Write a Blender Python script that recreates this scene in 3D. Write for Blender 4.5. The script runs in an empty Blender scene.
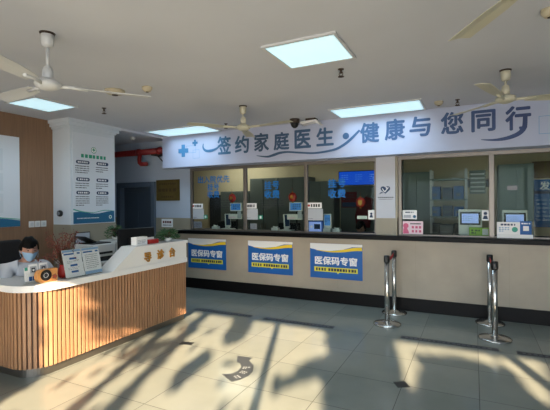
import bpy, bmesh, math, random
from mathutils import Vector, Matrix
random.seed(7)
C = bpy.context.scene.collection
PI = math.pi

# ------------------------------------------------------------------ materials
def lin(c):
    return tuple(((v / 255) / 12.92 if v / 255 <= .04045 else ((v / 255 + .055) / 1.055) ** 2.4) for v in c)
MATS = {}
def mat(name, rgb, rough=.5, metal=0., spec=.5, emit=0., noise=0., nscale=8., stretch=(1, 1, 1), alpha=None):
    if name in MATS: return MATS[name]
    m = bpy.data.materials.new(name); m.use_nodes = True
    nt = m.node_tree; b = nt.nodes['Principled BSDF']
    c = lin(rgb) + (1,)
    b.inputs['Base Color'].default_value = c
    b.inputs['Roughness'].default_value = rough
    b.inputs['Metallic'].default_value = metal
    b.inputs['Specular IOR Level'].default_value = spec
    if emit:
        b.inputs['Emission Color'].default_value = c
        b.inputs['Emission Strength'].default_value = emit
    if noise:
        g = nt.nodes.new('ShaderNodeNewGeometry'); mp = nt.nodes.new('ShaderNodeMapping')
        mp.inputs['Scale'].default_value = stretch
        n = nt.nodes.new('ShaderNodeTexNoise'); n.inputs['Scale'].default_value = nscale; n.inputs['Detail'].default_value = 4
        r = nt.nodes.new('ShaderNodeValToRGB')
        lo = tuple(max(0, v * (1 - noise)) for v in c[:3]) + (1,); hi = tuple(min(1, v * (1 + noise)) for v in c[:3]) + (1,)
        r.color_ramp.elements[0].position = .3; r.color_ramp.elements[1].position = .7
        r.color_ramp.elements[0].color = lo; r.color_ramp.elements[1].color = hi
        nt.links.new(g.outputs['Position'], mp.inputs['Vector']); nt.links.new(mp.outputs['Vector'], n.inputs['Vector'])
        nt.links.new(n.outputs['Fac'], r.inputs['Fac']); nt.links.new(r.outputs['Color'], b.inputs['Base Color'])
    MATS[name] = m
    return m

def floor_material():
    m = bpy.data.materials.new('polished_tile'); m.use_nodes = True; nt = m.node_tree; N = nt.nodes; L = nt.links
    b = N['Principled BSDF']; b.inputs['Roughness'].default_value = .16; b.inputs['Specular IOR Level'].default_value = .5
    g = N.new('ShaderNodeNewGeometry'); s = N.new('ShaderNodeSeparateXYZ'); L.new(g.outputs['Position'], s.inputs[0])
    def math_(op, a, v=None):
        n = N.new('ShaderNodeMath'); n.operation = op
        if isinstance(a, (int, float)): n.inputs[0].default_value = a
        else: L.new(a, n.inputs[0])
        if v is not None:
            if isinstance(v, (int, float)): n.inputs[1].default_value = v
            else: L.new(v, n.inputs[1])
        return n.outputs[0]
    ax = math_('DIVIDE', math_('SUBTRACT', s.outputs[0], -1.1675 - 60.15), .6015)
    ay = math_('DIVIDE', math_('SUBTRACT', s.outputs[1], 3.61 - 61.), .61)
    def edge(a): return math_('ABSOLUTE', math_('SUBTRACT', math_('FRACT', a), .5))
    grout = math_('GREATER_THAN', math_('MAXIMUM', edge(ax), edge(ay)), .4955)
    cmb = N.new('ShaderNodeCombineXYZ'); L.new(math_('FLOOR', ax), cmb.inputs[0]); L.new(math_('FLOOR', ay), cmb.inputs[1])
    wn = N.new('ShaderNodeTexWhiteNoise'); wn.noise_dimensions = '2D'; L.new(cmb.outputs[0], wn.inputs['Vector'])
    nz = N.new('ShaderNodeTexNoise'); nz.inputs['Scale'].default_value = 3.; nz.inputs['Detail'].default_value = 6; L.new(g.outputs['Position'], nz.inputs['Vector'])
    v = math_('ADD', math_('MULTIPLY', wn.outputs['Value'], .35), math_('MULTIPLY', nz.outputs['Fac'], .65))
    r = N.new('ShaderNodeValToRGB'); L.new(v, r.inputs['Fac'])
    r.color_ramp.elements[0].position = .25; r.color_ramp.elements[1].position = .75
    r.color_ramp.elements[0].color = lin((122, 128, 122)) + (1,); r.color_ramp.elements[1].color = lin((135, 140, 133)) + (1,)
    mx = N.new('ShaderNodeMix'); mx.data_type = 'RGBA'; L.new(grout, mx.inputs[0]); L.new(r.outputs['Color'], mx.inputs[6]); mx.inputs[7].default_value = lin((52, 50, 46)) + (1,)
    L.new(mx.outputs[2], b.inputs['Base Color'])
    rr = math_('ADD', math_('MULTIPLY', grout, .5), math_('ADD', math_('MULTIPLY', nz.outputs['Fac'], .08), .13)); L.new(rr, b.inputs['Roughness'])
    return m

def glass_material(name, tint, refl=1.45):
    m = bpy.data.materials.new(name); m.use_nodes = True; nt = m.node_tree; N = nt.nodes; L = nt.links
    N.remove(N['Principled BSDF'])
    t = N.new('ShaderNodeBsdfTransparent'); t.inputs[0].default_value = tint + (1,)
    gl = N.new('ShaderNodeBsdfGlossy'); gl.inputs['Roughness'].default_value = .01; gl.inputs[0].default_value = (.9, .97, .94, 1)
    f = N.new('ShaderNodeFresnel'); f.inputs[0].default_value = refl
    mx = N.new('ShaderNodeMixShader'); L.new(f.outputs[0], mx.inputs[0]); L.new(t.outputs[0], mx.inputs[1]); L.new(gl.outputs[0], mx.inputs[2])
    L.new(mx.outputs[0], N['Material Output'].inputs['Surface'])
    return m

def banner_ink():
    m = bpy.data.materials.new('banner_ink'); m.use_nodes = True; nt = m.node_tree; N = nt.nodes; L = nt.links
    b = N['Principled BSDF']; b.inputs['Roughness'].default_value = .5
    g = N.new('ShaderNodeNewGeometry'); s = N.new('ShaderNodeSeparateXYZ'); L.new(g.outputs['Position'], s.inputs[0])
    mr = N.new('ShaderNodeMapRange'); L.new(s.outputs[0], mr.inputs[0]); mr.inputs[1].default_value = -4.9; mr.inputs[2].default_value = .6
    r = N.new('ShaderNodeValToRGB'); L.new(mr.outputs[0], r.inputs[0])
    r.color_ramp.elements[0].color = lin((66, 124, 168)) + (1,); r.color_ramp.elements[1].color = lin((42, 62, 108)) + (1,)
    e = r.color_ramp.elements.new(.3); e.color = lin((52, 78, 104)) + (1,)
    e = r.color_ramp.elements.new(.62); e.color = lin((62, 98, 140)) + (1,)
    L.new(r.outputs[0], b.inputs['Base Color']); return m

M = {}
M['ceil'] = mat('ceiling_paint', (200, 203, 212), .9, noise=.03, nscale=1.2)
M['white_wall'] = mat('white_paint', (170, 182, 198), .8, noise=.03, nscale=2)
M['cream_wall'] = mat('cream_paint', (206, 190, 160), .8)
M['dado'] = mat('beige_dado_tile', (148, 141, 124), .45, noise=.05, nscale=3)
M['clad'] = mat('beige_stone_tile', (164, 154, 138), .42, noise=.09, nscale=2.2)
M['wood_wall'] = mat('walnut_laminate', (134, 104, 80), .5, noise=.12, nscale=6, stretch=(8, 8, .35))
M['slat'] = mat('oak_slat', (160, 121, 90), .5, noise=.14, nscale=7, stretch=(6, 6, .5))
M['slat_back'] = mat('dark_slat_backing', (70, 42, 26), .6)
M['black_skirt'] = mat('black_skirting_tile', (17, 14, 14), .45, spec=.15)
M['granite'] = mat('black_granite', (9, 9, 10), .4, spec=.12, noise=.3, nscale=60)
M['desk_white'] = mat('white_desk_stone', (226, 227, 226), .3)
M['steel'] = mat('brushed_steel', (206, 204, 200), .24, metal=1)
M['plinth'] = mat('plinth_steel', (120, 116, 110), .34, metal=.85)
M['alu'] = mat('window_frame_metal', (128, 120, 112), .38, metal=.6)
M['black'] = mat('black_plastic', (18, 18, 19), .45)
M['black_fab'] = mat('black_fabric', (18, 18, 21), .85)
M['white'] = mat('white_plastic', (222, 222, 220), .4)
M['paper'] = mat('white_paper', (238, 238, 238), .7)
M['grey_paper'] = mat('grey_paper', (176, 182, 190), .7)
M['poster_paper'] = mat('poster_paper', (216, 222, 230), .6)
M['sign'] = mat('banner_vinyl', (172, 180, 204), .55)
M['ink'] = banner_ink()
M['line_ink'] = mat('thin_blue_line', (120, 158, 196), .6)
M['navy'] = mat('navy_print', (34, 58, 92), .6)
M['dark_ink'] = mat('dark_print', (50, 54, 62), .6)
M['mid_ink'] = mat('grey_print', (120, 126, 134), .6)
M['blue'] = mat('poster_blue', (8, 92, 168), .5)
M['yellow'] = mat('poster_yellow', (236, 204, 40), .5)
M['lemon'] = mat('strip_yellow', (222, 214, 60), .5)
M['teal'] = mat('teal_print', (34, 100, 136), .55)
M['teal_light'] = mat('green_print', (60, 160, 140), .55)
M['green'] = mat('heading_green', (46, 150, 120), .55)
M['sky_blue'] = mat('glass_lettering_blue', (8, 116, 196), .5)
M['gold'] = mat('gold_letter', (196, 142, 62), .35, metal=.5)
M['plaque'] = mat('tarnished_brass', (112, 96, 52), .4, metal=.45, noise=.15, nscale=9)
M['plaque_ink'] = mat('plaque_print', (84, 66, 34), .6)
M['red'] = mat('red_paint', (172, 34, 28), .45)
M['dull_red'] = mat('red_pipe_paint', (134, 26, 24), .45)
M['belt'] = mat('red_webbing', (188, 28, 36), .7)
M['maroon'] = mat('maroon_cloth', (96, 24, 34), .8)
M['door'] = mat('grey_blue_door', (84, 96, 110), .5)
M['door_leaf'] = mat('grey_blue_door_leaf', (66, 76, 88), .5)
M['fan'] = mat('aged_cream_enamel', (190, 187, 168), .4)
M['fan_white'] = mat('white_enamel', (200, 202, 204), .4)
M['brown'] = mat('dark_brown', (60, 46, 38), .6)
M['tan'] = mat('aged_tan_plastic', (184, 174, 150), .5)
M['lamp'] = mat('lamp_diffuser', (204, 240, 252), .6, emit=.78)
M['screen'] = mat('blue_screen', (16, 84, 225), .3, emit=.55)
M['screen_soft'] = mat('pale_blue_screen', (150, 172, 240), .3, emit=.5)
M['screen_dim'] = mat('dim_blue_screen', (70, 130, 205), .3, emit=.3)
M['screen_text'] = mat('screen_text', (120, 180, 255), .3, emit=.5)
M['wood_box'] = mat('light_beech', (206, 146, 84), .45, noise=.1, nscale=12, stretch=(1, 6, 8))
M['skin'] = mat('skin', (178, 132, 112), .55)
M['hair'] = mat('black_hair', (10, 9, 9), .6, spec=.15)
M['coat'] = mat('white_coat', (190, 194, 202), .8)
M['trousers'] = mat('dark_trousers', (40, 42, 50), .85)
M['mask'] = mat('blue_face_mask', (150, 184, 214), .8)
M['leaf'] = mat('plant_leaf', (46, 86, 40), .5, noise=.3, nscale=30)
M['stem'] = mat('brown_stem', (84, 58, 40), .7)
M['berry'] = mat('red_berry', (112, 40, 42), .5)
M['orange_leaf'] = mat('orange_dried_leaf', (140, 82, 60), .7)
M['soil'] = mat('soil', (50, 38, 30), .9)
M['office_grey'] = mat('grey_cabinet', (98, 104, 100), .5)
M['office_pale'] = mat('pale_green_cabinet', (118, 132, 126), .5)
M['office_dark'] = mat('dark_cabinet', (46, 50, 56), .5)
M['brown_board'] = mat('brown_board', (110, 84, 58), .6)
M['office_blue'] = mat('blue_notice', (28, 92, 160), .6)
M['strip'] = mat('floor_tape', (44, 47, 54), .5)
M['strip_ink'] = mat('floor_tape_print', (96, 100, 106), .5)
M['decal'] = mat('grey_floor_sticker', (62, 66, 70), .4)
M['decal_ink'] = mat('floor_sticker_print', (150, 156, 158), .5)
M['pink'] = mat('pink_print', (206, 96, 132), .6)
M['pale_pink'] = mat('pale_pink_card', (232, 206, 216), .6)
M['lime'] = mat('lime_card', (150, 196, 70), .6)
M['floor'] = floor_material()
M['pave'] = mat('outdoor_paving', (112, 118, 124), .8, noise=.1, nscale=2)
M['office_floor'] = mat('office_floor_tile', (150, 148, 140), .4)
M['glass'] = glass_material('booth_glass', (.84, .89, .865), 1.14)
M['acrylic'] = glass_material('clear_acrylic', (.99, .995, .995), 1.2)
M['clear'] = M['acrylic']

# ------------------------------------------------------------------ mesh builder
class Fr:
    """local frame: o + a*u + b*v + c*n"""
    def __init__(s, o, u=(1, 0, 0), v=(0, 0, 1)):
        s.o = Vector(o); s.u = Vector(u).normalized(); s.v = Vector(v).normalized(); s.n = s.u.cross(s.v)
    def __call__(s, a, b, c=0.): return s.o + s.u * a + s.v * b + s.n * c
def XZ(x, y, z): return Fr((x, y, z), (1, 0, 0), (0, 0, 1))          # faces -Y
def YZ(x, y, z): return Fr((x, y, z), (0, 1, 0), (0, 0, 1))          # faces +X
def XY(x, y, z): return Fr((x, y, z), (1, 0, 0), (0, 1, 0))          # faces +Z

TXT = {}
def text_geo(s, bold=0.):
    k = (s, bold)
    if k in TXT: return TXT[k]
    cu = bpy.data.curves.new('t', 'FONT'); cu.body = s; cu.size = 1; cu.offset = bold; cu.resolution_u = 2
    o = bpy.data.objects.new('t', cu); C.objects.link(o)
    dg = bpy.context.evaluated_depsgraph_get()
    me = bpy.data.meshes.new_from_object(o.evaluated_get(dg))
    vs = [(v.co.x, v.co.y) for v in me.vertices]; fs = [tuple(p.vertices) for p in me.polygons]
    bpy.data.objects.remove(o); bpy.data.curves.remove(cu); bpy.data.meshes.remove(me)
    xs = [v[0] for v in vs]; ys = [v[1] for v in vs]
    TXT[k] = (vs, fs, (min(xs), max(xs), min(ys), max(ys)))
    return TXT[k]

class MB:
    def __init__(s): s.v = []; s.f = []; s.mi = []; s.sm = []; s.mats = []; s.cur = 0
    def m(s, key):
        mt = M[key] if isinstance(key, str) else key
        if mt not in s.mats: s.mats.append(mt)
        s.cur = s.mats.index(mt); return s
    def add(s, vs, fs, smooth=False):
        o = len(s.v); s.v += [tuple(v) for v in vs]
        for f in fs: s.f.append(tuple(i + o for i in f)); s.mi.append(s.cur); s.sm.append(smooth)
        return s
    def addbm(s, bm, smooth=False):
        bm.verts.index_update()
        s.add([v.co for v in bm.verts], [[v.index for v in f.verts] for f in bm.faces], smooth); bm.free(); return s
    def box(s, x0, x1, y0, y1, z0, z1, bev=0., seg=2, mx=None):
        bm = bmesh.new(); bmesh.ops.create_cube(bm, size=1)
        sx, sy, sz = x1 - x0, y1 - y0, z1 - z0
        for v in bm.verts: v.co = Vector((v.co.x * sx + (x0 + x1) / 2, v.co.y * sy + (y0 + y1) / 2, v.co.z * sz + (z0 + z1) / 2))
        if bev: bmesh.ops.bevel(bm, geom=bm.edges[:], offset=bev, segments=seg, affect='EDGES', profile=.5)
        if mx is not None: bm.transform(mx)
        return s.addbm(bm, False)
    def fbox(s, fr, a0, a1, b0, b1, c0, c1):
        P = [fr(a, b, c) for c in (c0, c1) for b in (b0, b1) for a in (a0, a1)]
        return s.add(P, [(0, 2, 3, 1), (4, 5, 7, 6), (0, 1, 5, 4), (2, 6, 7, 3), (0, 4, 6, 2), (1, 3, 7, 5)])
    def cyl(s, p0, p1, r0, r1=None, n=16, smooth=True):
        r1 = r0 if r1 is None else r1
        p0 = Vector(p0); p1 = Vector(p1); d = (p1 - p0).normalized()
        a = d.orthogonal().normalized(); b = d.cross(a); vs = []
        for p, r in ((p0, r0), (p1, r1)):
            for i in range(n):
                t = 2 * PI * i / n; vs.append(p + (a * math.cos(t) + b * math.sin(t)) * r)
        s.add(vs, [(i, (i + 1) % n, n + (i + 1) % n, n + i) for i in range(n)], smooth)
        s.add(vs, [tuple(range(n - 1, -1, -1)), tuple(range(n, 2 * n))]); return s
    def tube(s, pts, r, n=8, r_end=None):
        pts = [Vector(p) for p in pts]; k = len(pts); vs = []; a = None
        for i, p in enumerate(pts):
            d = (pts[min(i + 1, k - 1)] - pts[max(i - 1, 0)]).normalized()
            a = d.orthogonal().normalized() if a is None else (a - d * a.dot(d)).normalized()
            b = d.cross(a); rr = r if r_end is None else r + (r_end - r) * i / (k - 1)
            for j in range(n): t = 2 * PI * j / n; vs.append(p + (a * math.cos(t) + b * math.sin(t)) * rr)
        fs = [(i * n + j, i * n + (j + 1) % n, (i + 1) * n + (j + 1) % n, (i + 1) * n + j) for i in range(k - 1) for j in range(n)]
        s.add(vs, fs, True); s.add(vs, [tuple(range(n - 1, -1, -1)), tuple(range((k - 1) * n, k * n))]); return s
    def lathe(s, prof, c, n=24, smooth=True, ax=None):
        c = Vector(c); vs = []; k = len(prof)
        for r, z in prof:
            for j in range(n):
                t = 2 * PI * j / n; p = Vector((r * math.cos(t), r * math.sin(t), z))
                if ax is not None: p = ax @ p
                vs.append(c + p)
        s.add(vs, [(i * n + j, i * n + (j + 1) % n, (i + 1) * n + (j + 1) % n, (i + 1) * n + j) for i in range(k - 1) for j in range(n)], smooth)
        caps = []
        if prof[0][0] > 1e-5: caps.append(tuple(range(n - 1, -1, -1)))
        if prof[-1][0] > 1e-5: caps.append(tuple(range((k - 1) * n, k * n)))
        s.add(vs, caps); return s
    def sph(s, c, r, n=16, mx=None):
        r = (r, r, r) if isinstance(r, (int, float)) else r
        bm = bmesh.new(); bmesh.ops.create_uvsphere(bm, u_segments=n, v_segments=max(6, n * 2 // 3), radius=1)
        for v in bm.verts: v.co = Vector((v.co.x * r[0], v.co.y * r[1], v.co.z * r[2]))
        if mx is not None: bm.transform(mx)
        for v in bm.verts: v.co += Vector(c)
        return s.addbm(bm, True)
    def prism(s, pts, fr, c0, c1):
        """polygon in frame coordinates extruded from c0 to c1 along the frame normal"""
        ar = sum(pts[i][0] * pts[(i + 1) % len(pts)][1] - pts[(i + 1) % len(pts)][0] * pts[i][1] for i in range(len(pts)))
        if ar < 0: pts = pts[::-1]
        n = len(pts); vs = [fr(a, b, c0) for a, b in pts] + [fr(a, b, c1) for a, b in pts]
        bm = bmesh.new(); V = [bm.verts.new(v) for v in vs]
        top = bm.faces.new(V[n:]); bot = bm.faces.new(V[:n][::-1])
        for i in range(n): bm.faces.new((V[i], V[(i + 1) % n], V[n + (i + 1) % n], V[n + i]))
        bm.normal_update(); bmesh.ops.triangulate(bm, faces=[top, bot], ngon_method='EAR_CLIP'); return s.addbm(bm)
    def text(s, t, fr, x, y, size, w=None, bold=0., c=.001, th=.0, center=True, h=None):
        """t centred on (x, y) in the frame; w, h: force overall size"""
        vs, fs, (x0, x1, y0, y1) = text_geo(t)
        x0 -= bold; x1 += bold; y0 -= bold; y1 += bold
        sx = (w / (x1 - x0)) if w else size; sy = (h / (y1 - y0)) if h else size
        offs = [(0, 0)] if not bold else [(bold * math.cos(PI * k / 4), bold * math.sin(PI * k / 4)) for k in range(8)] + [(0, 0)]
        for q, (ox, oy) in enumerate(offs):
            def at(a, b, cc): return fr((a + ox - (x0 + x1) / 2) * sx + x, (b + oy - (y0 + y1) / 2) * sy + y, cc + q * 2e-4)
            P = [at(a, b, c + th) for a, b in vs]
            if th:
                e = {(f[i], f[(i + 1) % len(f)]) for f in fs for i in range(len(f))}
                Q = [at(a, b, c) for a, b in vs]; n = len(P)
                s.add(P + Q, list(fs) + [(b, a, a + n, b + n) for a, b in e if (b, a) not in e])
            else: s.add(P, fs)
        return s
    def ribbon(s, pts, ws, fr, c0, c1, sub=8):
        """tapered brush stroke through pts (Catmull-Rom) in frame coordinates"""
        P = [Vector((a, b, 0)) for a, b in pts]; out = []; W = []
        for i in range(len(P) - 1):
            p0 = P[max(i - 1, 0)]; p1 = P[i]; p2 = P[i + 1]; p3 = P[min(i + 2, len(P) - 1)]
            for k in range(sub):
                t = k / sub
                out.append(.5 * ((2 * p1) + (p2 - p0) * t + (2 * p0 - 5 * p1 + 4 * p2 - p3) * t * t + (3 * p1 - p0 - 3 * p2 + p3) * t ** 3)); W.append(ws[i] + (ws[i + 1] - ws[i]) * t)
        out.append(P[-1]); W.append(ws[-1]); n = len(out); top = []
        for i, p in enumerate(out):
            d = (out[min(i + 1, n - 1)] - out[max(i - 1, 0)]).normalized(); q = Vector((-d.y, d.x, 0)) * W[i] / 2
            top += [(p.x + q.x, p.y + q.y), (p.x - q.x, p.y - q.y)]
        vs = [fr(a, b, c1) for a, b in top] + [fr(a, b, c0) for a, b in top]; k = 2 * n; fs = []
        for i in range(n - 1):
            a, b, c, d = 2 * i, 2 * i + 1, 2 * i + 3, 2 * i + 2
            fs += [(a, b, c, d), (a, d, d + k, a + k), (c, b, b + k, c + k)]
        return s.add(vs, fs)
    def lines(s, fr, x0, x1, y0, y1, n, c=.001, fill=.5, seed=0, glyph=None):
        """rows of print too small to read: short dashes"""
        rnd = random.Random(seed); rh = (y1 - y0) / n
        for i in range(n):
            y = y1 - (i + .5) * rh; end = x1 if i < n - 1 or n == 1 else x0 + (x1 - x0) * rnd.uniform(.4, .9)
            g = glyph or rh * fill; x = x0
            while x < end - g * .3:
                w = min(g * rnd.uniform(.6, .95), end - x)
                s.quad(fr, x, x + w, y - rh * fill / 2, y + rh * fill / 2, c); x += g * 1.12
        return s
    def quad(s, fr, a0, a1, b0, b1, c):
        return s.add([fr(a0, b0, c), fr(a1, b0, c), fr(a1, b1, c), fr(a0, b1, c)], [(0, 1, 2, 3)])
    def disc(s, fr, x, y, r, c, n=24, ry=None):
        ry = ry or r
        return s.add([fr(x + r * math.cos(2 * PI * i / n), y + ry * math.sin(2 * PI * i / n), c) for i in range(n)], [tuple(range(n))])
    def build(s, name, parent=None, origin=None, label=None, cat=None, group=None, kind=None, local=False, material=None):
        if material: s.m(material)
        me = bpy.data.meshes.new(name)
        o = bpy.data.objects.new(name, me)
        if parent is not None:
            w = Vector((0, 0, 0))
            if not local:
                q = parent
                while q is not None: w += Vector(q.location); q = q.parent
            vs = [Vector(v) - w for v in s.v]
        else:
            if origin is None:
                xs, ys, zs = zip(*s.v); origin = ((min(xs) + max(xs)) / 2, (min(ys) + max(ys)) / 2, min(zs))
            w = Vector(origin); o.location = w; vs = [Vector(v) - w for v in s.v]
        me.from_pydata(vs, [], s.f); 
        for mt in s.mats: me.materials.append(mt)
        me.polygons.foreach_set('material_index', s.mi); me.polygons.foreach_set('use_smooth', s.sm)
        bm = bmesh.new(); bm.from_mesh(me); bmesh.ops.remove_doubles(bm, verts=bm.verts, dist=1e-6); bm.to_mesh(me); bm.free()
        me.update(); C.objects.link(o)
        if parent is not None: o.parent = parent
        return tag(o, label, cat, group, kind)

def tag(o, label=None, cat=None, group=None, kind=None):
    if label: o['label'] = label
    if cat: o['category'] = cat
    if group: o['group'] = group
    if kind: o['kind'] = kind
    return o
def thing(name, label, cat, loc=(0, 0, 0), rz=0., group=None, kind=None):
    o = bpy.data.objects.new(name, None); o.empty_display_size = .1; C.objects.link(o)
    o.location = loc; o.rotation_euler = (0, 0, rz)
    return tag(o, label, cat, group, kind)
def dup(root, loc, rz=0., label=None, group=None):
    r = root.copy(); C.objects.link(r); r.location = loc; r.rotation_euler = (0, 0, rz)
    if label: r['label'] = label
    if group: r['group'] = group
    for ch in list(root.children):
        c = ch.copy(); C.objects.link(c); c.parent = r
        for g in list(ch.children):
            d = g.copy(); C.objects.link(d); d.parent = c
    return r
def struct(b, name, label, cat, parent=None):
    return b.build(name, parent, label=label, cat=cat if parent is None else None, kind='structure')

H = 2.89           # ceiling height
# ------------------------------------------------------------------ setting
b = MB().m('floor'); b.box(-8.2, 4.5, -1.9, 6.3, -.1, 0); struct(b, 'floor', 'polished grey floor tiles of the lobby', 'floor')
b = MB().m('ceil'); b.box(-8.3, 4.6, -2.0, 6.45, H, H + .12); struct(b, 'ceiling', 'plain pale ceiling of the lobby', 'ceiling')
b = MB().m('wood_wall'); b.box(-5.95, -5.8, -1.9, 4.0, 0, H)
struct(b, 'wall_left', 'brown wood panelled wall behind the reception desk', 'wall')
b = MB().m('white_wall'); b.box(4.5, 4.6, -2.0, 9.0, 0, H); struct(b, 'wall_right', 'white side wall on the right of the lobby', 'wall')
# column with poster
b = MB().m(mat('column_paint', (206, 214, 222), .8)); b.box(-6.5, -5.4, 4.0, 4.83, 1.3, H); b.m('dado'); b.box(-6.5, -5.395, 3.995, 4.835, 0, 1.3)
struct(b, 'wall_column', 'white square column with beige tiled foot beside the wood wall', 'column')
b = MB().m(MATS['column_paint'])
for k, (d, z0, z1) in enumerate([(.02, 2.76, 2.79), (.05, 2.79, 2.84), (.075, 2.84, H)]):
    b.box(-6.5, -5.4 + d, 4.0 - d, 4.83 + d, z0, z1)
struct(b, 'trim_1', 'stepped white cornice around the top of the column', 'cornice')
b = MB().m('ceil'); b.box(-5.40, -5.34, 4.905, 6.25, 2.855, H); struct(b, 'trim_2', 'ceiling edge strip where the side corridor begins', 'ceiling trim')
# corridor
b = MB().m('white_wall'); b.box(-8.2, -6.94, 6.3, 6.4, 1.32, H); b.box(-6.94, -5.87, 6.3, 6.4, 2.065, H); b.box(-5.87, -5.22, 6.3, 6.4, 1.32, H)
b.m('dado'); b.box(-8.2, -6.94, 6.295, 6.4, 0, 1.32); b.box(-5.87, -5.22, 6.295, 6.4, 0, 1.32)
struct(b, 'wall_back', 'grey white corridor wall with beige tiled lower half around the door', 'wall')
b = MB().m('white_wall'); b.box(-8.3, -8.2, 3.9, 6.4, 0, H); b.box(-8.2, -6.5, 4.7, 4.8, 0, H); struct(b, 'wall_corridor', 'far end walls of the side corridor', 'wall')
d = thing('door_1', 'grey blue door in the corridor wall', 'door', (-6.4, 6.3, 0), kind='structure')
b = MB().m('door'); b.box(-6.94, -6.84, 6.25, 6.4, 0, 2.06, .006); b.box(-5.97, -5.87, 6.25, 6.4, 0, 2.06, .006); b.box(-6.84, -5.97, 6.25, 6.4, 1.96, 2.06, .006); b.build('door_frame', d)
b = MB().m('door_leaf'); b.box(-6.84, -5.97, 6.37, 6.4, 0, 1.96)
for (x0, x1) in ((-6.78, -6.43), (-6.38, -6.03)):
    b.box(x0, x1, 6.362, 6.371, .15, 1.86, .006)
b.build('door_leaf', d)
b = MB().m('steel'); b.box(-6.37, -6.355, 6.32, 6.37, .9, 1.1, .004); b.build('door_handle', d)
# counter wall
b = MB().m('clad'); b.box(-5.1, 4.5, 6.12, 6.3, .19, 1.029)
b.m('dado')
for k in range(8):
    x = -4.3 + 1.18 * k; b.box(x - .0015, x + .0015, 6.1195, 6.121, .19, 1.03)
struct(b, 'wall_counter', 'beige stone clad front of the service counter', 'wall')
b = MB().m('black_skirt'); b.box(-5.1, 4.5, 6.105, 6.3, 0, .19); struct(b, 'baseboard_counter', 'tall black skirting along the foot of the service counter', 'skirting')
b = MB().m('white_wall'); b.box(-5.2, -4.95, 6.25, 6.35, 1.32, H); b.m('dado'); b.box(-5.2, -4.95, 6.248, 6.352, 1.095, 1.32); b.box(-5.2, -5.1, 6.12, 6.352, 0, 1.095)
struct(b, 'wall_pier_left', 'narrow pale pier at the left end of the counter windows', 'pier')
b = MB().m(mat('pier_paint', (192, 195, 204), .8)); b.box(-1.34, -1.055, 6.2, 6.4, 1.355, 2.3); b.m('dado'); b.box(-1.343, -1.03, 6.198, 6.4, 1.095, 1.355); b.box(-1.055, -1.02, 6.21, 6.4, 1.355, 2.3)
struct(b, 'wall_pier_middle', 'white pier with a beige tiled foot between the two runs of counter windows', 'pier')
b = MB().m('cream_wall'); b.box(-4.95, 4.5, 6.25, 6.4, 2.3, H); struct(b, 'wall_header', 'wall strip above the counter windows behind the banner', 'wall')
b = MB().m('granite'); b.box(-5.12, 4.5, 6.065, 6.8, 1.03, 1.095, .008)
b.build('countertop', label='long black stone countertop running under the glass windows', cat='countertop')

# counter windows
def window(name, label, xs, x0, x1, cont=False):
    w = thing(name, label, 'window', ((x0 + x1) / 2, 6.28, 1.095), kind='structure')
    b = MB().m('alu'); b.box(x0, x1, 6.25, 6.31, 2.235, 2.3, .004); b.box(x0, x1, 6.255, 6.305, 1.095, 1.115)
    b.build('window_frame', w)
    for x, wd in xs:
        b = MB().m('alu'); b.box(x - wd / 2, x + wd / 2, 6.25, 6.31, 1.1, 2.24, .006); b.build('mullion', w)
    for i in range(len(xs) - 1):
        b = MB().m('glass'); b.box(xs[i][0] + xs[i][1] / 2 - .002, xs[i + 1][0] - xs[i + 1][1] / 2 + .002, 6.278, 6.284, 1.113, 2.237)
        b.build('glass_pane', w)
    return w
w1 = window('window_1', 'left run of three counter windows with blue lettering on the glass', [(-4.925, .05), (-3.715, .065), (-2.525, .06), (-1.36, .04)], -4.95, -1.34)
w2 = window('window_2', 'right run of counter windows beyond the white pier', [(-.995, .05), (.225, .07), (1.45, .07), (2.67, .07), (3.9, .07)], -1.02, 3.95)
def glettering(rows):
    b = MB().m('sky_blue'); f = XZ(0, 6.277, 0)
    for t, x, z, s in rows:
        n = len(t)
        for i, ch in enumerate(t):
            b = MB().m('sky_blue'); b.text(ch, f, x + (i - (n - 1) / 2) * s, z, s * .97, bold=.024, c=.0005); b.build('glass_letter', w1)
glettering([('出入院优先', -4.42, 2.06, .148), ('挂号', -4.42, 1.915, .14), ('收费', -4.42, 1.775, .14)])
glettering([('挂号', -3.175, 1.915, .155), ('收费', -3.175, 1.755, .155)])
glettering([('挂号', -1.99, 1.915, .155), ('收费', -1.99, 1.745, .155)])
b = MB().m('dark_ink'); b.lines(XZ(0, 6.277, 0), -3.4, -2.95, 1.49, 1.66, 4, .0006, .3, 3, .06); b.lines(XZ(0, 6.277, 0), -4.4, -4.0, 1.5, 1.68, 4, .0006, .25, 4, .06); b.build('glass_small_print', w1)

# ------------------------------------------------------------------ banner
sg = thing('sign_board', 'long white banner board with blue lettering above the counter windows', 'sign', (-1.7, 6.1, 2.29))
b = MB().m('sign'); b.box(-5.357, 1.75, 5.94, 6.25, 2.288, H - .002); b.build('board', sg)
F = XZ(0, 5.94, 0)
for t, x, z0, z1 in [('签', -3.937, 2.468, 2.79), ('约', -3.575, 2.463, 2.77), ('家', -3.192, 2.468, 2.785), ('庭', -2.82, 2.468, 2.765), ('医', -2.443, 2.472, 2.772), ('生', -2.068, 2.482, 2.772),
                     ('健', -1.373, 2.482, 2.782), ('康', -1.01, 2.492, 2.80), ('与', -.666, 2.515, 2.80), ('您', -.255, 2.515, 2.815), ('同', .122, 2.515, 2.80), ('行', .514, 2.50, 2.812)]:
    b = MB().m('ink'); b.text(t, F, x, (z0 + z1) / 2, .3, w=.285, h=z1 - z0, bold=.03, c=.004); b.build('letter', sg)
b = MB().m('ink'); b.prism([(-1.733 + .05 * math.cos(2 * PI * i / 20), 2.61 + .05 * math.sin(2 * PI * i / 20)) for i in range(20)], F, .001, .005); b.build('dot', sg)
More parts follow.
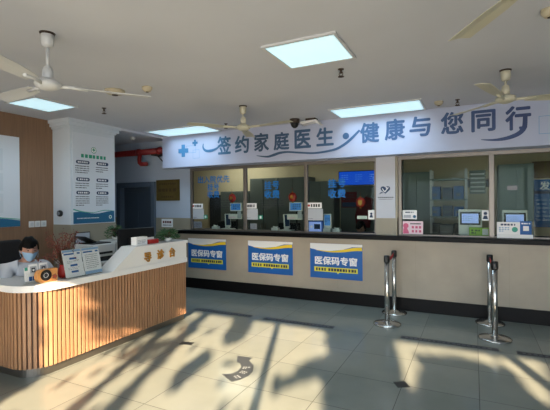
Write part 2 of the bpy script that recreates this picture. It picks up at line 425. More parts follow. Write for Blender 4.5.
for pts, ws in [([(-4.391, 2.69), (-4.395, 2.615), (-4.335, 2.558), (-4.225, 2.55), (-4.095, 2.585), (-3.988, 2.66)], [.012, .03, .045, .05, .035, .01]),
                ([(-3.287, 2.405), (-3.091, 2.375), (-2.959, 2.398), (-2.849, 2.424), (-2.704, 2.429), (-2.492, 2.405), (-2.228, 2.383), (-1.94, 2.411), (-1.796, 2.463), (-1.671, 2.544), (-1.52, 2.68)], [.008, .03, .045, .04, .03, .03, .03, .035, .04, .042, .03]),
                ([(.094, 2.411), (.221, 2.397), (.33, 2.399), (.435, 2.419), (.528, 2.462), (.582, 2.533), (.592, 2.668)], [.008, .025, .04, .05, .055, .055, .05])]:
    b = MB().m('ink'); b.ribbon(pts, ws, F, .001, .005); b.build('swoosh', sg)
def cross(x, z, r, w):
    return [(x - w, z - r), (x + w, z - r), (x + w, z - w), (x + r, z - w), (x + r, z + w), (x + w, z + w), (x + w, z + r), (x - w, z + r), (x - w, z + w), (x - r, z + w), (x - r, z - w), (x - w, z - w)]
b = MB().m('ink'); b.prism(cross(-4.85, 2.59, .115, .04), F, .001, .005); b.build('cross_emblem', sg)
b = MB().m('ink'); b.prism(cross(-4.578, 2.718, .058, .02), F, .001, .005); b.build('cross_emblem', sg)
def outline(x0, x1, z0, z1, t=.007):
    b = MB().m('line_ink')
    b.quad(F, x0, x1, z0, z0 + t, .0012); b.quad(F, x0, x1, z1 - t, z1, .0012); b.quad(F, x0, x0 + t, z0, z1, .0012); b.quad(F, x1 - t, x1, z0, z1, .0012); b.build('square_emblem', sg)
outline(-4.785, -4.56, 2.54, 2.675); outline(-4.632, -4.482, 2.432, 2.592); outline(.735, 1.1, 2.43, 2.655); outline(1.02, 1.2, 2.36, 2.53)

# ------------------------------------------------------------------ ceiling lights
def lamp(x0, x1, y0, y1, label, grp):
    t = thing('ceiling_light', label, 'ceiling light', ((x0 + x1) / 2, (y0 + y1) / 2, H), group=grp)
    b = MB().m('alu' if False else 'fan_white'); f = .025
    z0 = H - .018
    b.box(x0, x1, y0, y0 + f, z0, H); b.box(x0, x1, y1 - f, y1, z0, H); b.box(x0, x0 + f, y0 + f, y1 - f, z0, H); b.box(x1 - f, x1, y0 + f, y1 - f, z0, H); b.build('frame', t)
    b = MB().m('lamp'); b.box(x0 + f, x1 - f, y0 + f, y1 - f, H - .012, H - .002); b.build('diffuser', t)
    a = bpy.data.lights.new('lamp_light', 'AREA'); a.shape = 'RECTANGLE'; a.size = x1 - x0 - .06; a.size_y = y1 - y0 - .06; a.energy = LAMP_W * (x1 - x0) * (y1 - y0); a.color = (.60, .82, 1); a.spread = 2.3
    o = bpy.data.objects.new('lamp_light', a); C.objects.link(o); o.location = ((x0 + x1) / 2, (y0 + y1) / 2, H - .02)
    return t
LAMP_W = 15
G = 'square and long ceiling light panels'
lamp(-1.56, -.92, 2.90, 3.50, 'square lit ceiling panel nearest the camera in the middle of the ceiling', G)
lamp(-5.22, -4.63, 2.97, 3.56, 'square lit ceiling panel in front of the wood wall', G)
lamp(-1.80, -.58, 5.29, 5.89, 'long lit ceiling panel above the middle of the banner', G)
lamp(-5.18, -3.96, 5.30, 5.90, 'long lit ceiling panel above the left end of the banner', G)

# ------------------------------------------------------------------ ceiling fans
def fan(x, y, zh, a0, label, white=False, pitch=-14):
    k = 'fan_white' if white else 'fan'
    t = thing('ceiling_fan', label, 'ceiling fan', (x, y, H), group='three bladed ceiling fans')
    b = MB().m('brown'); b.lathe([(.055, H), (.05, H - .012), (.03, H - .016)], (x, y, 0), 20); b.build('mounting_plate', t)
    b = MB().m(k); b.lathe([(.03, H - .01), (.046, H - .014), (.046, H - .05), (.04, H - .09), (.034, H - .1), (.013, H - .11)], (x, y, 0), 20); b.build('canopy', t)
    b = MB().m(k); b.cyl((x, y, H - .105), (x, y, zh + .1), .011); b.build('rod', t)
    b = MB().m(k); b.lathe([(.013, zh + .145), (.028, zh + .135), (.038, zh + .1), (.04, zh + .05), (.025, zh + .045)], (x, y, 0), 20); b.build('collar', t)
    b = MB().m(k); b.lathe([(.022, zh + .045), (.06, zh + .04), (.088, zh + .024), (.094, zh + .004), (.09, zh - .01), (.065, zh - .025), (.04, zh - .035), (0.0, zh - .038)], (x, y, 0), 24); b.build('motor', t)
    for i in range(3):
        a = math.radians(a0 + 120 * i); u = Vector((math.cos(a), math.sin(a), 0)); v = Vector((-u.y, u.x, 0))
        b = MB().m(k); n = 10; vs = []
        for j in range(n + 1):
            s_ = .18 + (.74 - .18) * j / n; wd = .045 + .022 * min(1, j / 4); tw = math.radians(pitch * (1 - .35 * j / n))
            dv = v * math.cos(tw) + Vector((0, 0, 1)) * math.sin(tw); up = Vector((0, 0, 1)) * math.cos(tw) - v * math.sin(tw)
            c = Vector((x, y, zh)) + u * s_
            for (q, h) in ((-wd, 0), (0, .008), (wd, 0), (wd, -.004), (0, .003), (-wd, -.004)): vs.append(c + dv * q + up * h)
        fs = [(j * 6 + q, j * 6 + (q + 1) % 6, (j + 1) * 6 + (q + 1) % 6, (j + 1) * 6 + q) for j in range(n) for q in range(6)]
        b.add(vs, fs + [(5, 4, 3, 2, 1, 0), tuple(n * 6 + q for q in range(6))]); bl = b.build('blade', t)
        b = MB().m(k); p = Vector((x, y, zh)); b.tube([p + u * .08 + Vector((0, 0, -.003)), p + u * .15 + Vector((0, 0, .002)), p + u * .27 + Vector((0, 0, -.004))], .014, 8); b.build('blade_arm', bl)
    return t
fan(-2.86, 1.94, 2.50, 55, 'white ceiling fan nearest the camera on the left above the reception desk', True, 12)
fan(-2.73, 4.57, 2.60, -8, 'small cream ceiling fan in front of the left half of the banner', False, 5)
fan(.29, 4.55, 2.60, 13, 'cream ceiling fan in front of the right end of the banner')
fan(.30, 1.94, 2.55, 120, 'ceiling fan whose single blade shows at the top right corner')

# ------------------------------------------------------------------ ceiling devices
def detector(x, y, r, label, key='tan', flat=False):
    b = MB().m(key)
    if flat: b.lathe([(r, H), (r, H - .02), (r * .85, H - .035), (0, H - .036)], (x, y, 0), 24)
    else: b.lathe([(r, H), (r, H - .015), (r * .9, H - .03), (r * .62, H - .05), (r * .5, H - .052), (0, H - .055)], (x, y, 0), 24)
    b.m('brown'); b.lathe([(r * .3, H - .05), (r * .28, H - .058), (0, H - .059)], (x, y, 0), 16)
    return b.build('ceiling_speaker' if flat else 'smoke_detector', origin=(x, y, H), label=label, cat='speaker' if flat else 'smoke detector', group=None if flat else 'smoke detectors on the ceiling')
detector(-3.214, 3.33, .055, 'round cream smoke detector beyond the tip of the white fan blade')
detector(-.394, 5.567, .055, 'round tan smoke detector on the ceiling in front of the banner near the right fan')
detector(.47, 3.25, .055, 'round cream smoke detector at the right edge of the picture near the ceiling top')
detector(-3.63, 3.26, .11, 'flat tan round disc on the ceiling just above the white fan blade', flat=True)
detector(-5.85, 5.67, .05, 'small white smoke detector on the dim corridor ceiling', 'white')
def sprinkler(x, y, label):
    b = MB().m('brown'); b.lathe([(.03, H), (.028, H - .006), (.012, H - .01), (.01, H - .035), (.016, H - .04), (.006, H - .045)], (x, y, 0), 12)
    b.tube([(x - .012, y, H - .03), (x - .02, y, H - .05), (x - .004, y, H - .07)], .004, 6); b.tube([(x + .012, y, H - .03), (x + .02, y, H - .05), (x + .004, y, H - .07)], .004, 6)
    b.lathe([(.03, H - .072), (.03, H - .077), (0, H - .078)], (x, y, 0), 12)
    b.build('ceiling_sprinkler', origin=(x, y, H), label=label, cat='sprinkler', group='fire sprinklers on the ceiling')
sprinkler(-4.418, 3.782, 'small dark sprinkler head between the left light panel and the column')
sprinkler(-1.14, 3.757, 'small dark sprinkler head just beyond the middle square light panel')
sprinkler(-.174, 5.572, 'small dark sprinkler head beside the tan smoke detector near the right fan')
sprinkler(-3.58, 5.45, 'small dark sprinkler head beside the left long light panel and the small fan')
t = thing('dome_camera', 'dark dome security camera on the ceiling in front of the banner', 'security camera', (-2.46, 5.66, H))
b = MB().m('brown'); b.lathe([(.075, H), (.078, H - .02), (.075, H - .06), (.06, H - .068)], (-2.46, 5.66, 0), 20); b.build('mount', t)
b = MB().m('black'); b.lathe([(.062, H - .06), (.06, H - .09), (.045, H - .12), (.022, H - .138), (0, H - .142)], (-2.46, 5.66, 0), 20); b.build('dome', t)
t = thing('emergency_light', 'white slanted box fitting on the ceiling beside the dark dome camera', 'ceiling fitting', (-2.22, 5.76, H))
b = MB().m('brown'); b.box(-2.3, -2.14, 5.70, 5.82, H - .04, H, .005); b.build('mount', t)
b = MB().m('white'); b.prism([(-.16, -.04), (.1, -.03), (.16, -.1), (.13, -.105), (.08, -.06), (-.16, -.085)], XZ(-2.22, 5.83, H), 0, .14); b.build('housing', t)

# ------------------------------------------------------------------ corridor things
t = thing('fire_pipe', 'red fire pipe high on the corridor wall with a hooked drop', 'pipe', (-6.2, 6.1, 2.6))
b = MB().m('dull_red'); b.cyl((-8.19, 6.13, 2.66), (-5.365, 6.13, 2.66), .062, n=18); b.build('main_pipe', t)
b = MB().m('dull_red'); b.tube([(-6.1, 6.1, 2.64), (-6.1, 6.08, 2.5), (-6.09, 6.08, 2.44), (-6.05, 6.08, 2.41), (-5.9, 6.08, 2.41)], .042, 12); b.build('drop_elbow', t)
for x in (-6.16, -5.6):
    b = MB().m('dull_red'); b.cyl((x - .03, 6.13, 2.66), (x + .03, 6.13, 2.66), .075, n=18); b.build('coupling', t)
b = MB().m('brown'); b.box(-5.52, -5.49, 6.12, 6.299, 2.36, 2.6); b.tube([(-5.75, 6.2, 2.6), (-5.505, 6.2, 2.38)], .01, 6); b.box(-5.8, -5.45, 6.1, 6.299, 2.575, 2.6); b.build('bracket', t)
t = thing('plaque', 'dull gold engraved plaque on the wall to the right of the grey door', 'plaque', (-5.535, 6.28, 1.665))
b = MB().m('plaque'); b.box(-5.84, -5.23, 6.275, 6.3, 1.665, 2.09, .004)
f = XZ(0, 6.275, 0); b.m('plaque_ink'); b.lines(f, -5.75, -5.33, 1.98, 2.03, 1, .001, .7, 1, .05); b.lines(f, -5.78, -5.29, 1.84, 1.92, 1, .001, .8, 2, .085); b.lines(f, -5.7, -5.37, 1.72, 1.77, 1, .001, .7, 3, .05); b.build('plate', t)
b = MB().m('paper'); b.box(-5.715, -5.425, 6.289, 6.2955, 1.13, 1.295); f = XZ(0, 6.289, 0)
b.m('maroon'); b.lines(f, -5.68, -5.46, 1.205, 1.26, 1, .001, .8, 5, .05); b.m('mid_ink'); b.lines(f, -5.68, -5.46, 1.15, 1.19, 1, .001, .6, 6, .03)
b.build('notice_sheet', label='small white notice sheet on the tiled wall below the gold plaque', cat='notice')

# ------------------------------------------------------------------ left wall things
t = thing('wall_poster', 'large white glossy poster with blue wave foot on the wood wall', 'poster', (-5.79, 2.9, 1.30))
b = MB().m('poster_paper'); b.box(-5.8, -5.785, 2.3, 3.485, 1.30, 2.565); f = YZ(-5.785, 0, 0)
b.m('teal'); b.prism([(2.3, 1.301), (3.485, 1.301), (3.485, 1.385)] + [(3.485 - k * .1185, 1.385 + .03 * math.sin(k * .5) + .004 * k) for k in range(1, 11)], f, .0005, .001)
b.m('teal_light'); b.ribbon([(2.3, 1.46), (2.7, 1.46), (3.1, 1.44), (3.485, 1.40)], [.02, .018, .015, .01], f, .0006, .0014)
M['pale_panel'] = mat('pale_poster_panel', (206, 214, 222), .6); b.m('pale_panel')
for z0, z1 in ((2.08, 2.38), (1.80, 2.04), (1.50, 1.76)):
    for y0, y1 in ((2.42, 2.8), (2.88, 3.26)): b.quad(f, y0, y1, z0, z1, .001)
b.build('panel', t)
for i, y in enumerate((3.655, 3.745, 3.838)):
    s_ = thing('switch_plate', ['white switch plate on the wood wall, leftmost of the three', 'white switch plate on the wood wall, middle of the three', 'white switch plate on the wood wall, rightmost of the three beside the column'][i], 'switch', (-5.8, y, 1.32), group='switch plates on the wood wall')
    b = MB().m('white'); b.box(-5.8, -5.788, y - .04, y + .04, 1.275, 1.365, .003); b.build('plate', s_)
    b = MB().m('fan_white'); b.box(-5.789, -5.783, y - .022, y + .022, 1.295, 1.345, .002); b.build('rocker', s_)
b = MB().m('black'); rx = Matrix.Rotation(PI / 2, 3, 'X')
b.lathe([(.045, 0), (.05, .02), (.045, .04), (.034, .045)], (-5.62, 4.0, 1.47), 20, ax=rx); b.m('mid_ink'); b.lathe([(.03, .041), (.028, .048), (0, .049)], (-5.62, 4.0, 1.47), 20, ax=rx)
b.build('wall_bell', label='small round black bell on the narrow column face beside the wood wall', cat='bell')
t = thing('wall_poster', 'tall white poster with green heading and six dark pills on the column', 'poster', (-5.4, 4.4, 1.31))
b = MB().m('poster_paper'); b.box(-5.4, -5.392, 4.035, 4.80, 1.31, 2.70); f = YZ(-5.392, 0, 0)
b.m('teal'); b.prism([(4.035, 1.311), (4.80, 1.311)] + [(4.80 - k * .0765, 1.475 + .018 * math.sin(k * .75 + 1.2)) for k in range(0, 11)], f, .0005, .001)
b.m('teal_light'); b.ribbon([(4.035, 1.53), (4.2, 1.49), (4.4, 1.475), (4.6, 1.505), (4.8, 1.49)], [.02, .015, .008, .012, .006], f, .0007, .0013)
b.m('paper'); b.lines(f, 4.1, 4.5, 1.38, 1.40, 1, .0016, .7, 9, .02); b.disc(f, 4.72, 1.395, .03, .0016); b.m('green'); b.disc(f, 4.72, 1.395, .018, .002)
b.m('green'); b.disc(f, 4.41, 2.46, .05, .0006); b.m('paper'); b.disc(f, 4.41, 2.46, .042, .0009); b.m('green'); b.prism(cross(4.41, 2.465, .026, .009), f, .001, .0012)
b.m('green'); b.lines(f, 4.18, 4.68, 2.325, 2.385, 1, .001, .9, 11, .062); b.quad(f, 4.38, 4.44, 2.415, 2.422, .0012)
for z, n in ((2.255, 4), (1.99, 3), (1.785, 5)):
    for y0, y1, dn in ((4.09, 4.33, 0), (4.455, 4.69, -1 if z > 2.2 else 0)):
        b.m('navy'); r = .027; b.prism([(y0 + r + r * math.cos(a), z + r * math.sin(a)) for a in [PI / 2 + PI * k / 8 for k in range(9)]] + [(y1 - r + r * math.cos(a), z + r * math.sin(a)) for a in [-PI / 2 + PI * k / 8 for k in range(9)]], f, .0006, .001)
        b.m('paper'); b.lines(f, y0 + .03, y1 - .03, z - .014, z + .014, 1, .0015, .9, int(z * 70 + y0 * 9), .03)
        b.m('dark_ink'); nn = max(2, n + dn); b.lines(f, y0 - .01, y1 - .01, z - .05 - .032 * nn, z - .045, nn, .001, .42, int(z * 90 + y0 * 7), .022)
b.build('panel', t)
t = thing('electrical_panel', 'beige access panel low on the tiled foot of the column', 'access panel', (-5.395, 4.18, .88))
b = MB().m('brown'); b.box(-5.395, -5.38, 4.05, 4.32, .88, 1.18, .003); b.build('frame', t)
b = MB().m('grey_paper'); b.box(-5.382, -5.374, 4.065, 4.305, .895, 1.165, .003); b.m('steel'); b.box(-5.376, -5.368, 4.285, 4.297, 1.0, 1.06); b.build('cover', t)

# ------------------------------------------------------------------ reception desk
XF, YN, YE = -3.575, 2.215, 4.40       # slat faces
dk = thing('reception_desk', 'curved reception desk with oak slat front and white stone top', 'desk', (-3.8, 3.2, 0))
def lpath(off, r=.26):
    """front run (facing +X) and near return (facing -Y) joined by a rounded corner; off pushes outwards"""
    p = [(XF + off, YE)]
    cx, cy = XF - r, YN + r
    for k in range(13):
        a = -k * (PI / 2) / 12; p.append((cx + (r + off) * math.cos(a), cy + (r + off) * math.sin(a)))
    p.append((-5.1, YN - off)); return p
def strip_wall(b, off_out, off_in, z0, z1):
    A = lpath(off_out); Bp = lpath(off_in); n = len(A)
    vs = [(x, y, z0) for x, y in A] + [(x, y, z0) for x, y in Bp] + [(x, y, z1) for x, y in A] + [(x, y, z1) for x, y in Bp]; fs = []
    for i in range(n - 1):
        fs += [(i + 1, i, 2 * n + i, 2 * n + i + 1), (n + i, n + i + 1, 3 * n + i + 1, 3 * n + i), (2 * n + i, 3 * n + i, 3 * n + i + 1, 2 * n + i + 1), (i, i + 1, n + i + 1, n + i)]
    fs += [(0, n, 3 * n, 2 * n), (n - 1, 3 * n - 1, 4 * n - 1, 2 * n - 1)]
    return b.add(vs, fs)
b = MB().m('plinth'); strip_wall(b, -.035, -.09, 0, .095); b.build('plinth', dk)
b = MB().m('slat_back'); strip_wall(b, -.018, -.06, .085, .81); b.build('carcass', dk)
# slats: one cladding part
P = lpath(-.004); seg = []; pitch = .0435
acc = 0; b = MB().m('slat'); dist = [0]
for i in range(len(P) - 1): dist.append(dist[-1] + math.hypot(P[i + 1][0] - P[i][0], P[i + 1][1] - P[i][1]))
s_ = .012
while s_ < dist[-1] - .02:
    i = max(k for k in range(len(dist) - 1) if dist[k] <= s_); t_ = (s_ - dist[i]) / (dist[i + 1] - dist[i])
    x = P[i][0] + (P[i + 1][0] - P[i][0]) * t_; y = P[i][1] + (P[i + 1][1] - P[i][1]) * t_
    dx, dy = P[i + 1][0] - P[i][0], P[i + 1][1] - P[i][1]; l = math.hypot(dx, dy); dx /= l; dy /= l
    fr = Fr((x, y, 0), (-dx, -dy, 0), (0, 0, 1))
    b.fbox(fr, -.0138, .0138, .085, .80, -.018, .004); s_ += pitch
b.build('slat_cladding', dk)
# white rim ledge (covers the corner region)
def ledge(b, z0, z1, off, depth):
    A = lpath(off); r = .26
    inner = [(XF + off - depth, YE), (XF + off - depth, YN - off + depth), (-5.1, YN - off + depth)]
    poly = A + inner[::-1]
    return b.prism(poly, XY(0, 0, 0), z0, z1)
b = MB().m('desk_white'); ledge(b, .80, .86, .03, .36); b.build('ledge', dk)
b = MB().m('desk_white'); b.box(-4.12, -3.62, 2.45, 4.38, .70, .74); b.build('worktop', dk)
b = MB().m('desk_white'); b.box(-4.1, -3.66, 4.34, 4.38, 0, .70); b.build('end_panel', dk)
# raised transaction block
b = MB().m('desk_white')
prof = [(3.17, .86), (4.40, .86), (4.40, 1.065), (3.49, 1.065)]
b.prism([(p[0], p[1]) for p in prof], YZ(-3.56, 0, 0), -.20, 0)
b.prism([(3.125, .862), (3.17, .86), (3.50, 1.062), (4.41, 1.062), (4.415, 1.08), (4.41, 1.10), (3.46, 1.10)], YZ(-3.54, 0, 0), -.23, 0)
b.build('raised_counter', dk)
f = YZ(-3.56, 0, 0)
for ch, y, z in (('导', 3.665, .955), ('诊', 3.885, .965), ('台', 4.105, .965)):
    b = MB().m('gold'); b.text(ch, f, y, z, .125, bold=.03, c=.001, th=.012); b.build('letter', dk)

# things on the desk
t = thing('sign_holder', 'clear double sign holder with two printed sheets on the white desk ledge', 'sign holder', (-3.66, 2.85, .86))
tilt = Fr((-3.63, 2.85, .862), (0, 1, 0), (-.26, 0, 1))
b = MB().m('acrylic'); b.fbox(tilt, -.225, .225, 0, .295, -.006, -.003); b.fbox(tilt, -.225, .225, 0, .295, .002, .004); b.box(-3.74, -3.62, 2.63, 3.07, .86, .864); b.build('stand', t)
for y0, y1, sd in ((-.218, -.004, 1), (.004, .218, 2)):
    b = MB().m('paper'); b.fbox(tilt, y0, y1, .006, .288, -.002, .0005)
    b.m('office_blue'); b.quad(tilt, y0 + .015, y0 + .13, .235, .25, .001); b.quad(tilt, y1 - .05, y1 - .015, .235, .252, .001)
    b.m('mask'); b.quad(tilt, y0 + .003, y1 - .003, .262, .285, .001)
    if sd == 1:
        b.m('office_blue')
        for z in (.185, .115, .05): b.quad(tilt, y0 + .07, y0 + .15, z, z + .02, .001)
        b.m('mid_ink'); b.lines(tilt, y0 + .04, y0 + .17, .145, .175, 2, .001, .3, 3, .02); b.lines(tilt, y0 + .04, y0 + .17, .078, .108, 2, .001, .3, 4, .02)
    else:
        b.m('mid_ink'); b.lines(tilt, y0 + .03, y1 - .03, .06, .22, 8, .001, .3, 5, .016); b.m('mask'); b.quad(tilt, y0 + .003, y1 - .003, .008, .04, .001)
    b.build('printed_sheet', t)
t = thing('leaflet_stand', 'clear acrylic leaflet stand with white cards in front of the seated person', 'leaflet stand', (-3.78, 2.42, .86))
fr = Fr((-3.76, 2.425, .862), (0, 1, 0), (-.1, 0, 1))
b = MB().m('acrylic'); b.fbox(fr, -.135, .135, 0, .165, -.004, 0); b.fbox(fr, -.135, .135, 0, .1, .02, .023); b.box(-3.79, -3.735, 2.29, 2.56, .86, .864); b.build('stand', t)
b = MB().m('paper'); b.fbox(fr, -.125, -.075, .02, .15, .001, .004); b.m('teal_light'); b.quad(fr, -.12, -.09, .12, .15, .0045); b.build('card', t)
for y in (-.04, .06):
    b = MB().m('paper'); b.fbox(fr, y - .04, y + .045, .05, .175, .001, .005); b.m('grey_paper'); b.quad(fr, y - .03, y + .035, .09, .155, .0055)
    b.m('dark_ink'); b.quad(fr, y - .015, y + .02, .1, .14, .006); b.m('paper'); b.disc(fr, y + .003, .118, .01, .0065); b.build('card', t)
b = MB().m('office_blue'); b.fbox(fr, -.085, -.055, .02, .06, .006, .008); b.fbox(fr, -.05, -.02, .02, .06, .006, .008); b.build('card', t)
t = thing('wooden_speaker', 'light wooden desktop speaker with a round black dial on the desk ledge', 'speaker', (-3.69, 2.47, .86))
fr = Fr((-3.665, 2.47, .86), (.06, 1, 0), (0, 0, 1))
pts = []
pts = [(.09, 0), (.09, .124), (-.06, .124)] + [(-.06 - .045 * math.sin(PI * k / 10) * 1.0, .062 + .062 * math.cos(PI * k / 10)) for k in range(1, 10)] + [(-.06, 0)]
b = MB().m('wood_box'); b.prism(pts, fr, -.058, 0); b.build('case', t)
def ring(b, fr, x, y, r0, r1, c0, c1, n=28):
    vs = []
    for (r, c) in ((r1, c0), (r1, c1), (r0, c1), (r0, c0)):
        vs += [fr(x + r * math.cos(2 * PI * i / n), y + r * math.sin(2 * PI * i / n), c) for i in range(n)]
    return b.add(vs, [(k * n + i, k * n + (i + 1) % n, ((k + 1) % 4) * n + (i + 1) % n, ((k + 1) % 4) * n + i) for k in range(3) for i in range(n)], False)
b = MB().m('black'); b.disc(fr, -.025, .068, .05, .001, 28); ring(b, fr, -.025, .068, .04, .052, 0, .008); b.m('dark_ink'); b.disc(fr, -.025, .068, .03, .0022); b.m('paper'); ring(b, fr, -.025, .068, .02, .023, .002, .003); b.build('dial', t)
b = MB().m('orange_leaf')
for k in range(5): b.disc(fr, .06 + .016 * math.cos(k * 1.256), .045 + .016 * math.sin(k * 1.256), .011, .001 + k * .0002, 10)
b.m('red'); b.disc(fr, .06, .045, .008, .0025, 10); b.build('flower_motif', t)
# vase with red berries
t = thing('berry_arrangement', 'red vase of red berry twigs and orange dried leaves on the desk ledge', 'flower arrangement', (-3.76, 2.69, .86))
b = MB().m('red'); b.lathe([(.03, .86), (.045, .87), (.05, .91), (.042, .95), (.03, .975), (.036, .99), (.03, .99), (.02, .97)], (-3.76, 2.69, 0), 20); b.build('vase', t)
rnd = random.Random(5); tw = MB().m('stem'); be = MB().m('berry'); lf = MB().m('orange_leaf')
for k in range(60):
    a = rnd.uniform(0, 2 * PI); sp = rnd.uniform(.03, .27); hh = rnd.uniform(.05, .38) * (1 - .4 * sp)
    tip = Vector((-3.76 + sp * .5 * math.cos(a), 2.69 + sp * math.sin(a), .985 + hh)); base = Vector((-3.76, 2.69, .97))
    midp = base.lerp(tip, .5) + Vector((0, 0, .05)); pts = [base, base.lerp(midp, .6), midp, tip]; tw.tube(pts, .0028, 5, .0012)
    for q in range(11):
        f_ = rnd.uniform(.35, 1.02); p = midp.lerp(tip, (f_ - .5) * 2) if f_ > .5 else base.lerp(midp, f_ * 2)
        p = p + Vector((rnd.uniform(-.02, .02), rnd.uniform(-.022, .022), rnd.uniform(-.02, .02)))
        if q < 6: be.sph(p, rnd.uniform(.004, .0065), 6)
        else:
            d1 = Vector((rnd.uniform(-1, 1), rnd.uniform(-1, 1), rnd.uniform(-.6, .8))).normalized() * rnd.uniform(.012, .024); d2 = d1.orthogonal().normalized() * .006
            lf.add([p, p + d1 * .5 + d2, p + d1, p + d1 * .5 - d2], [(0, 1, 2, 3)])
tw.build('twigs', t, kind='stuff'); be.build('berries', t, kind='stuff'); lf.build('dried_leaves', t, kind='stuff')
b = MB().m('paper'); b.box(-3.71, -3.62, 3.55, 3.73, 1.10, 1.20, .003); f = YZ(-3.62, 0, 0); b.m('mid_ink'); b.lines(f, 3.57, 3.71, 1.12, 1.17, 3, .001, .4, 3, .02)
b.build('tissue_box', label='small white printed box on the raised desk counter', cat='box')
b = MB().m('red'); b.box(-3.70, -3.63, 3.76, 3.94, 1.10, 1.155, .006); b.m('white'); b.box(-3.69, -3.675, 3.78, 3.90, 1.154, 1.18)
b.build('card_box', label='small red box beside the white box on the raised desk counter', cat='box')
def plant(x, y, z, r, h, pot_r, pot_h, label, sd, potkey='white', n=120):
    t = thing('potted_plant', label, 'plant', (x, y, z)); rnd = random.Random(sd)
    b = MB().m(potkey); b.lathe([(pot_r * .75, z), (pot_r, z + pot_h), (pot_r * .9, z + pot_h), (pot_r * .85, z + pot_h * .85)], (x, y, 0), 20); b.m('soil'); b.lathe([(pot_r * .86, z + pot_h * .84), (0, z + pot_h * .86)], (x, y, 0), 16); b.build('pot', t)
    st = MB().m('stem'); lf = MB().m('leaf')
    for k in range(n):
        a = rnd.uniform(0, 2 * PI); e = rnd.uniform(-.15, 1.45); q = rnd.uniform(.55, 1)
        p = Vector((x + r * q * math.cos(e) * math.cos(a), y + r * q * math.cos(e) * math.sin(a), z + pot_h + (h * q * math.sin(e)) + .01))
        if k % 5 == 0: st.tube([(x, y, z + pot_h * .8), ((x + p.x) / 2, (y + p.y) / 2, (z + pot_h + p.z) / 2 + .02), p], .003, 5)
        d = Vector((math.cos(a) * .8 + rnd.uniform(-.5, .5), math.sin(a) * .8 + rnd.uniform(-.5, .5), rnd.uniform(-.5, .5))).normalized()
        L_ = rnd.uniform(.04, .065) * (r / .14); w = d.cross(Vector((0, 0, 1))).normalized() * L_ * .32; up = Vector((0, 0, L_ * .12))
        lf.add([p, p + d * L_ * .4 + w - up, p + d * L_, p + d * L_ * .4 - w - up, p + d * L_ * .45 + up], [(0, 1, 4), (1, 2, 4), (2, 3, 4), (3, 0, 4)])
    st.build('stems', t, kind='stuff'); lf.build('foliage', t, kind='stuff'); return t
plant(-3.67, 4.16, 1.10, .145, .11, .055, .05, 'bushy green plant on the raised end of the reception desk', 3, 'white', 170)

# monitor on the desk (seen from behind)
t = thing('monitor', 'black computer monitor standing behind the raised desk counter', 'monitor', (-4.05, 3.98, .74), math.radians(12))
fr = lambda *a: None
b = MB().m('black'); b.box(-.012, .03, -.28, .28, .15, .54, .008); b.box(-.035, -.01, -.14, .14, .2, .42, .01); b.m('screen_dim'); b.quad(YZ(.031, 0, 0), -.245, .245, .165, .475, 0) if False else None
b.build('screen_panel', t, local=True)
b = MB().m('black'); b.box(-.03, 0, -.03, .03, .01, .25, .004); b.build('neck', t, local=True)
b = MB().m('black'); b.box(-.09, .07, -.11, .11, 0, .012, .004); b.build('base', t, local=True)
t.rotation_euler[2] = math.radians(172)
# side table with printer and plant riser
t = thing('side_table', 'white table against the column behind the reception desk', 'table', (-5.0, 4.1, 0))
b = MB().m('white'); b.box(-5.36, -4.62, 3.72, 4.62, .76, .80, .004); b.build('table_top', t)
for (x, y) in ((-5.33, 3.76), (-4.66, 3.76), (-5.33, 4.58), (-4.66, 4.58)):
    b = MB().m('grey_paper'); b.box(x - .02, x + .02, y - .02, y + .02, 0, .76); b.build('leg', t)
t = thing('printer', 'white printer with a raised black paper tray behind the desk', 'printer', (-4.9, 4.02, .80))
b = MB().m('white'); b.box(-5.1, -4.7, 3.82, 4.2, .86, 1.04, .012); b.build('body', t)
b = MB().m('black'); b.box(-5.1, -4.69, 3.81, 4.21, .80, .865, .006); b.box(-4.705, -4.69, 3.88, 4.14, .9, .93); b.build('base_tray', t)
b = MB().m('black'); b.box(-5.05, -4.74, 3.86, 4.16, 1.035, 1.055, .004); b.prism([(-.02, 0), (.16, .09), (.15, .105), (-.04, .02)], Fr((-4.95, 3.96, 1.05), (0, -1, 0), (0, 0, 1)), -.1, .1); b.build('paper_tray', t)
t = thing('file_box', 'white riser box carrying the small plant beside the printer', 'box', (-4.9, 4.42, .80))
b = MB().m('white'); b.box(-5.06, -4.74, 4.26, 4.56, .80, 1.02, .006); b.build('body', t)
b = MB().m('white'); b.box(-5.08, -4.72, 4.24, 4.58, 1.02, 1.06, .006); b.build('lid', t)
plant(-4.88, 4.36, 1.06, .14, .17, .05, .05, 'small bushy green plant on the white riser box beside the column', 8, 'white', 150)

# ------------------------------------------------------------------ office chairs and people
def chair(x, y, rz, label, grp='black swivel chairs', top=1.2):
    t = thing('office_chair', label, 'chair', (x, y, 0), rz, grp)
    b = MB().m('black_fab'); b.box(-.23, .25, -.24, .24, .34, .415, .03, 3); b.build('seat', t, local=True)
    b = MB().m('black_fab'); b.box(-.27, -.20, -.23, .23, .56, top, .03, 3); b.build('backrest', t, local=True)
    b = MB().m('black'); b.tube([(-.2, 0, .36), (-.3, 0, .39), (-.29, 0, .7)], .02, 8); b.build('back_support', t, local=True)
    b = MB().m('black'); b.cyl((0, 0, .1), (0, 0, .36), .03); b.build('post', t, local=True)
    for k in range(5):
        a = 2 * PI * k / 5; b = MB().m('black'); b.tube([(0, 0, .1), (.28 * math.cos(a), .28 * math.sin(a), .07)], .02, 8, .014)
        lg = b.build('foot', t, local=True)
        b = MB().m('black'); b.cyl((.28 * math.cos(a) - .02, .28 * math.sin(a), .03), (.28 * math.cos(a) + .02, .28 * math.sin(a), .03), .03); b.build('caster', lg, local=True)
    return t
def apply_mods(o):
    dg = bpy.context.evaluated_depsgraph_get(); dg.update()
    me = bpy.data.meshes.new_from_object(o.evaluated_get(dg)); return me
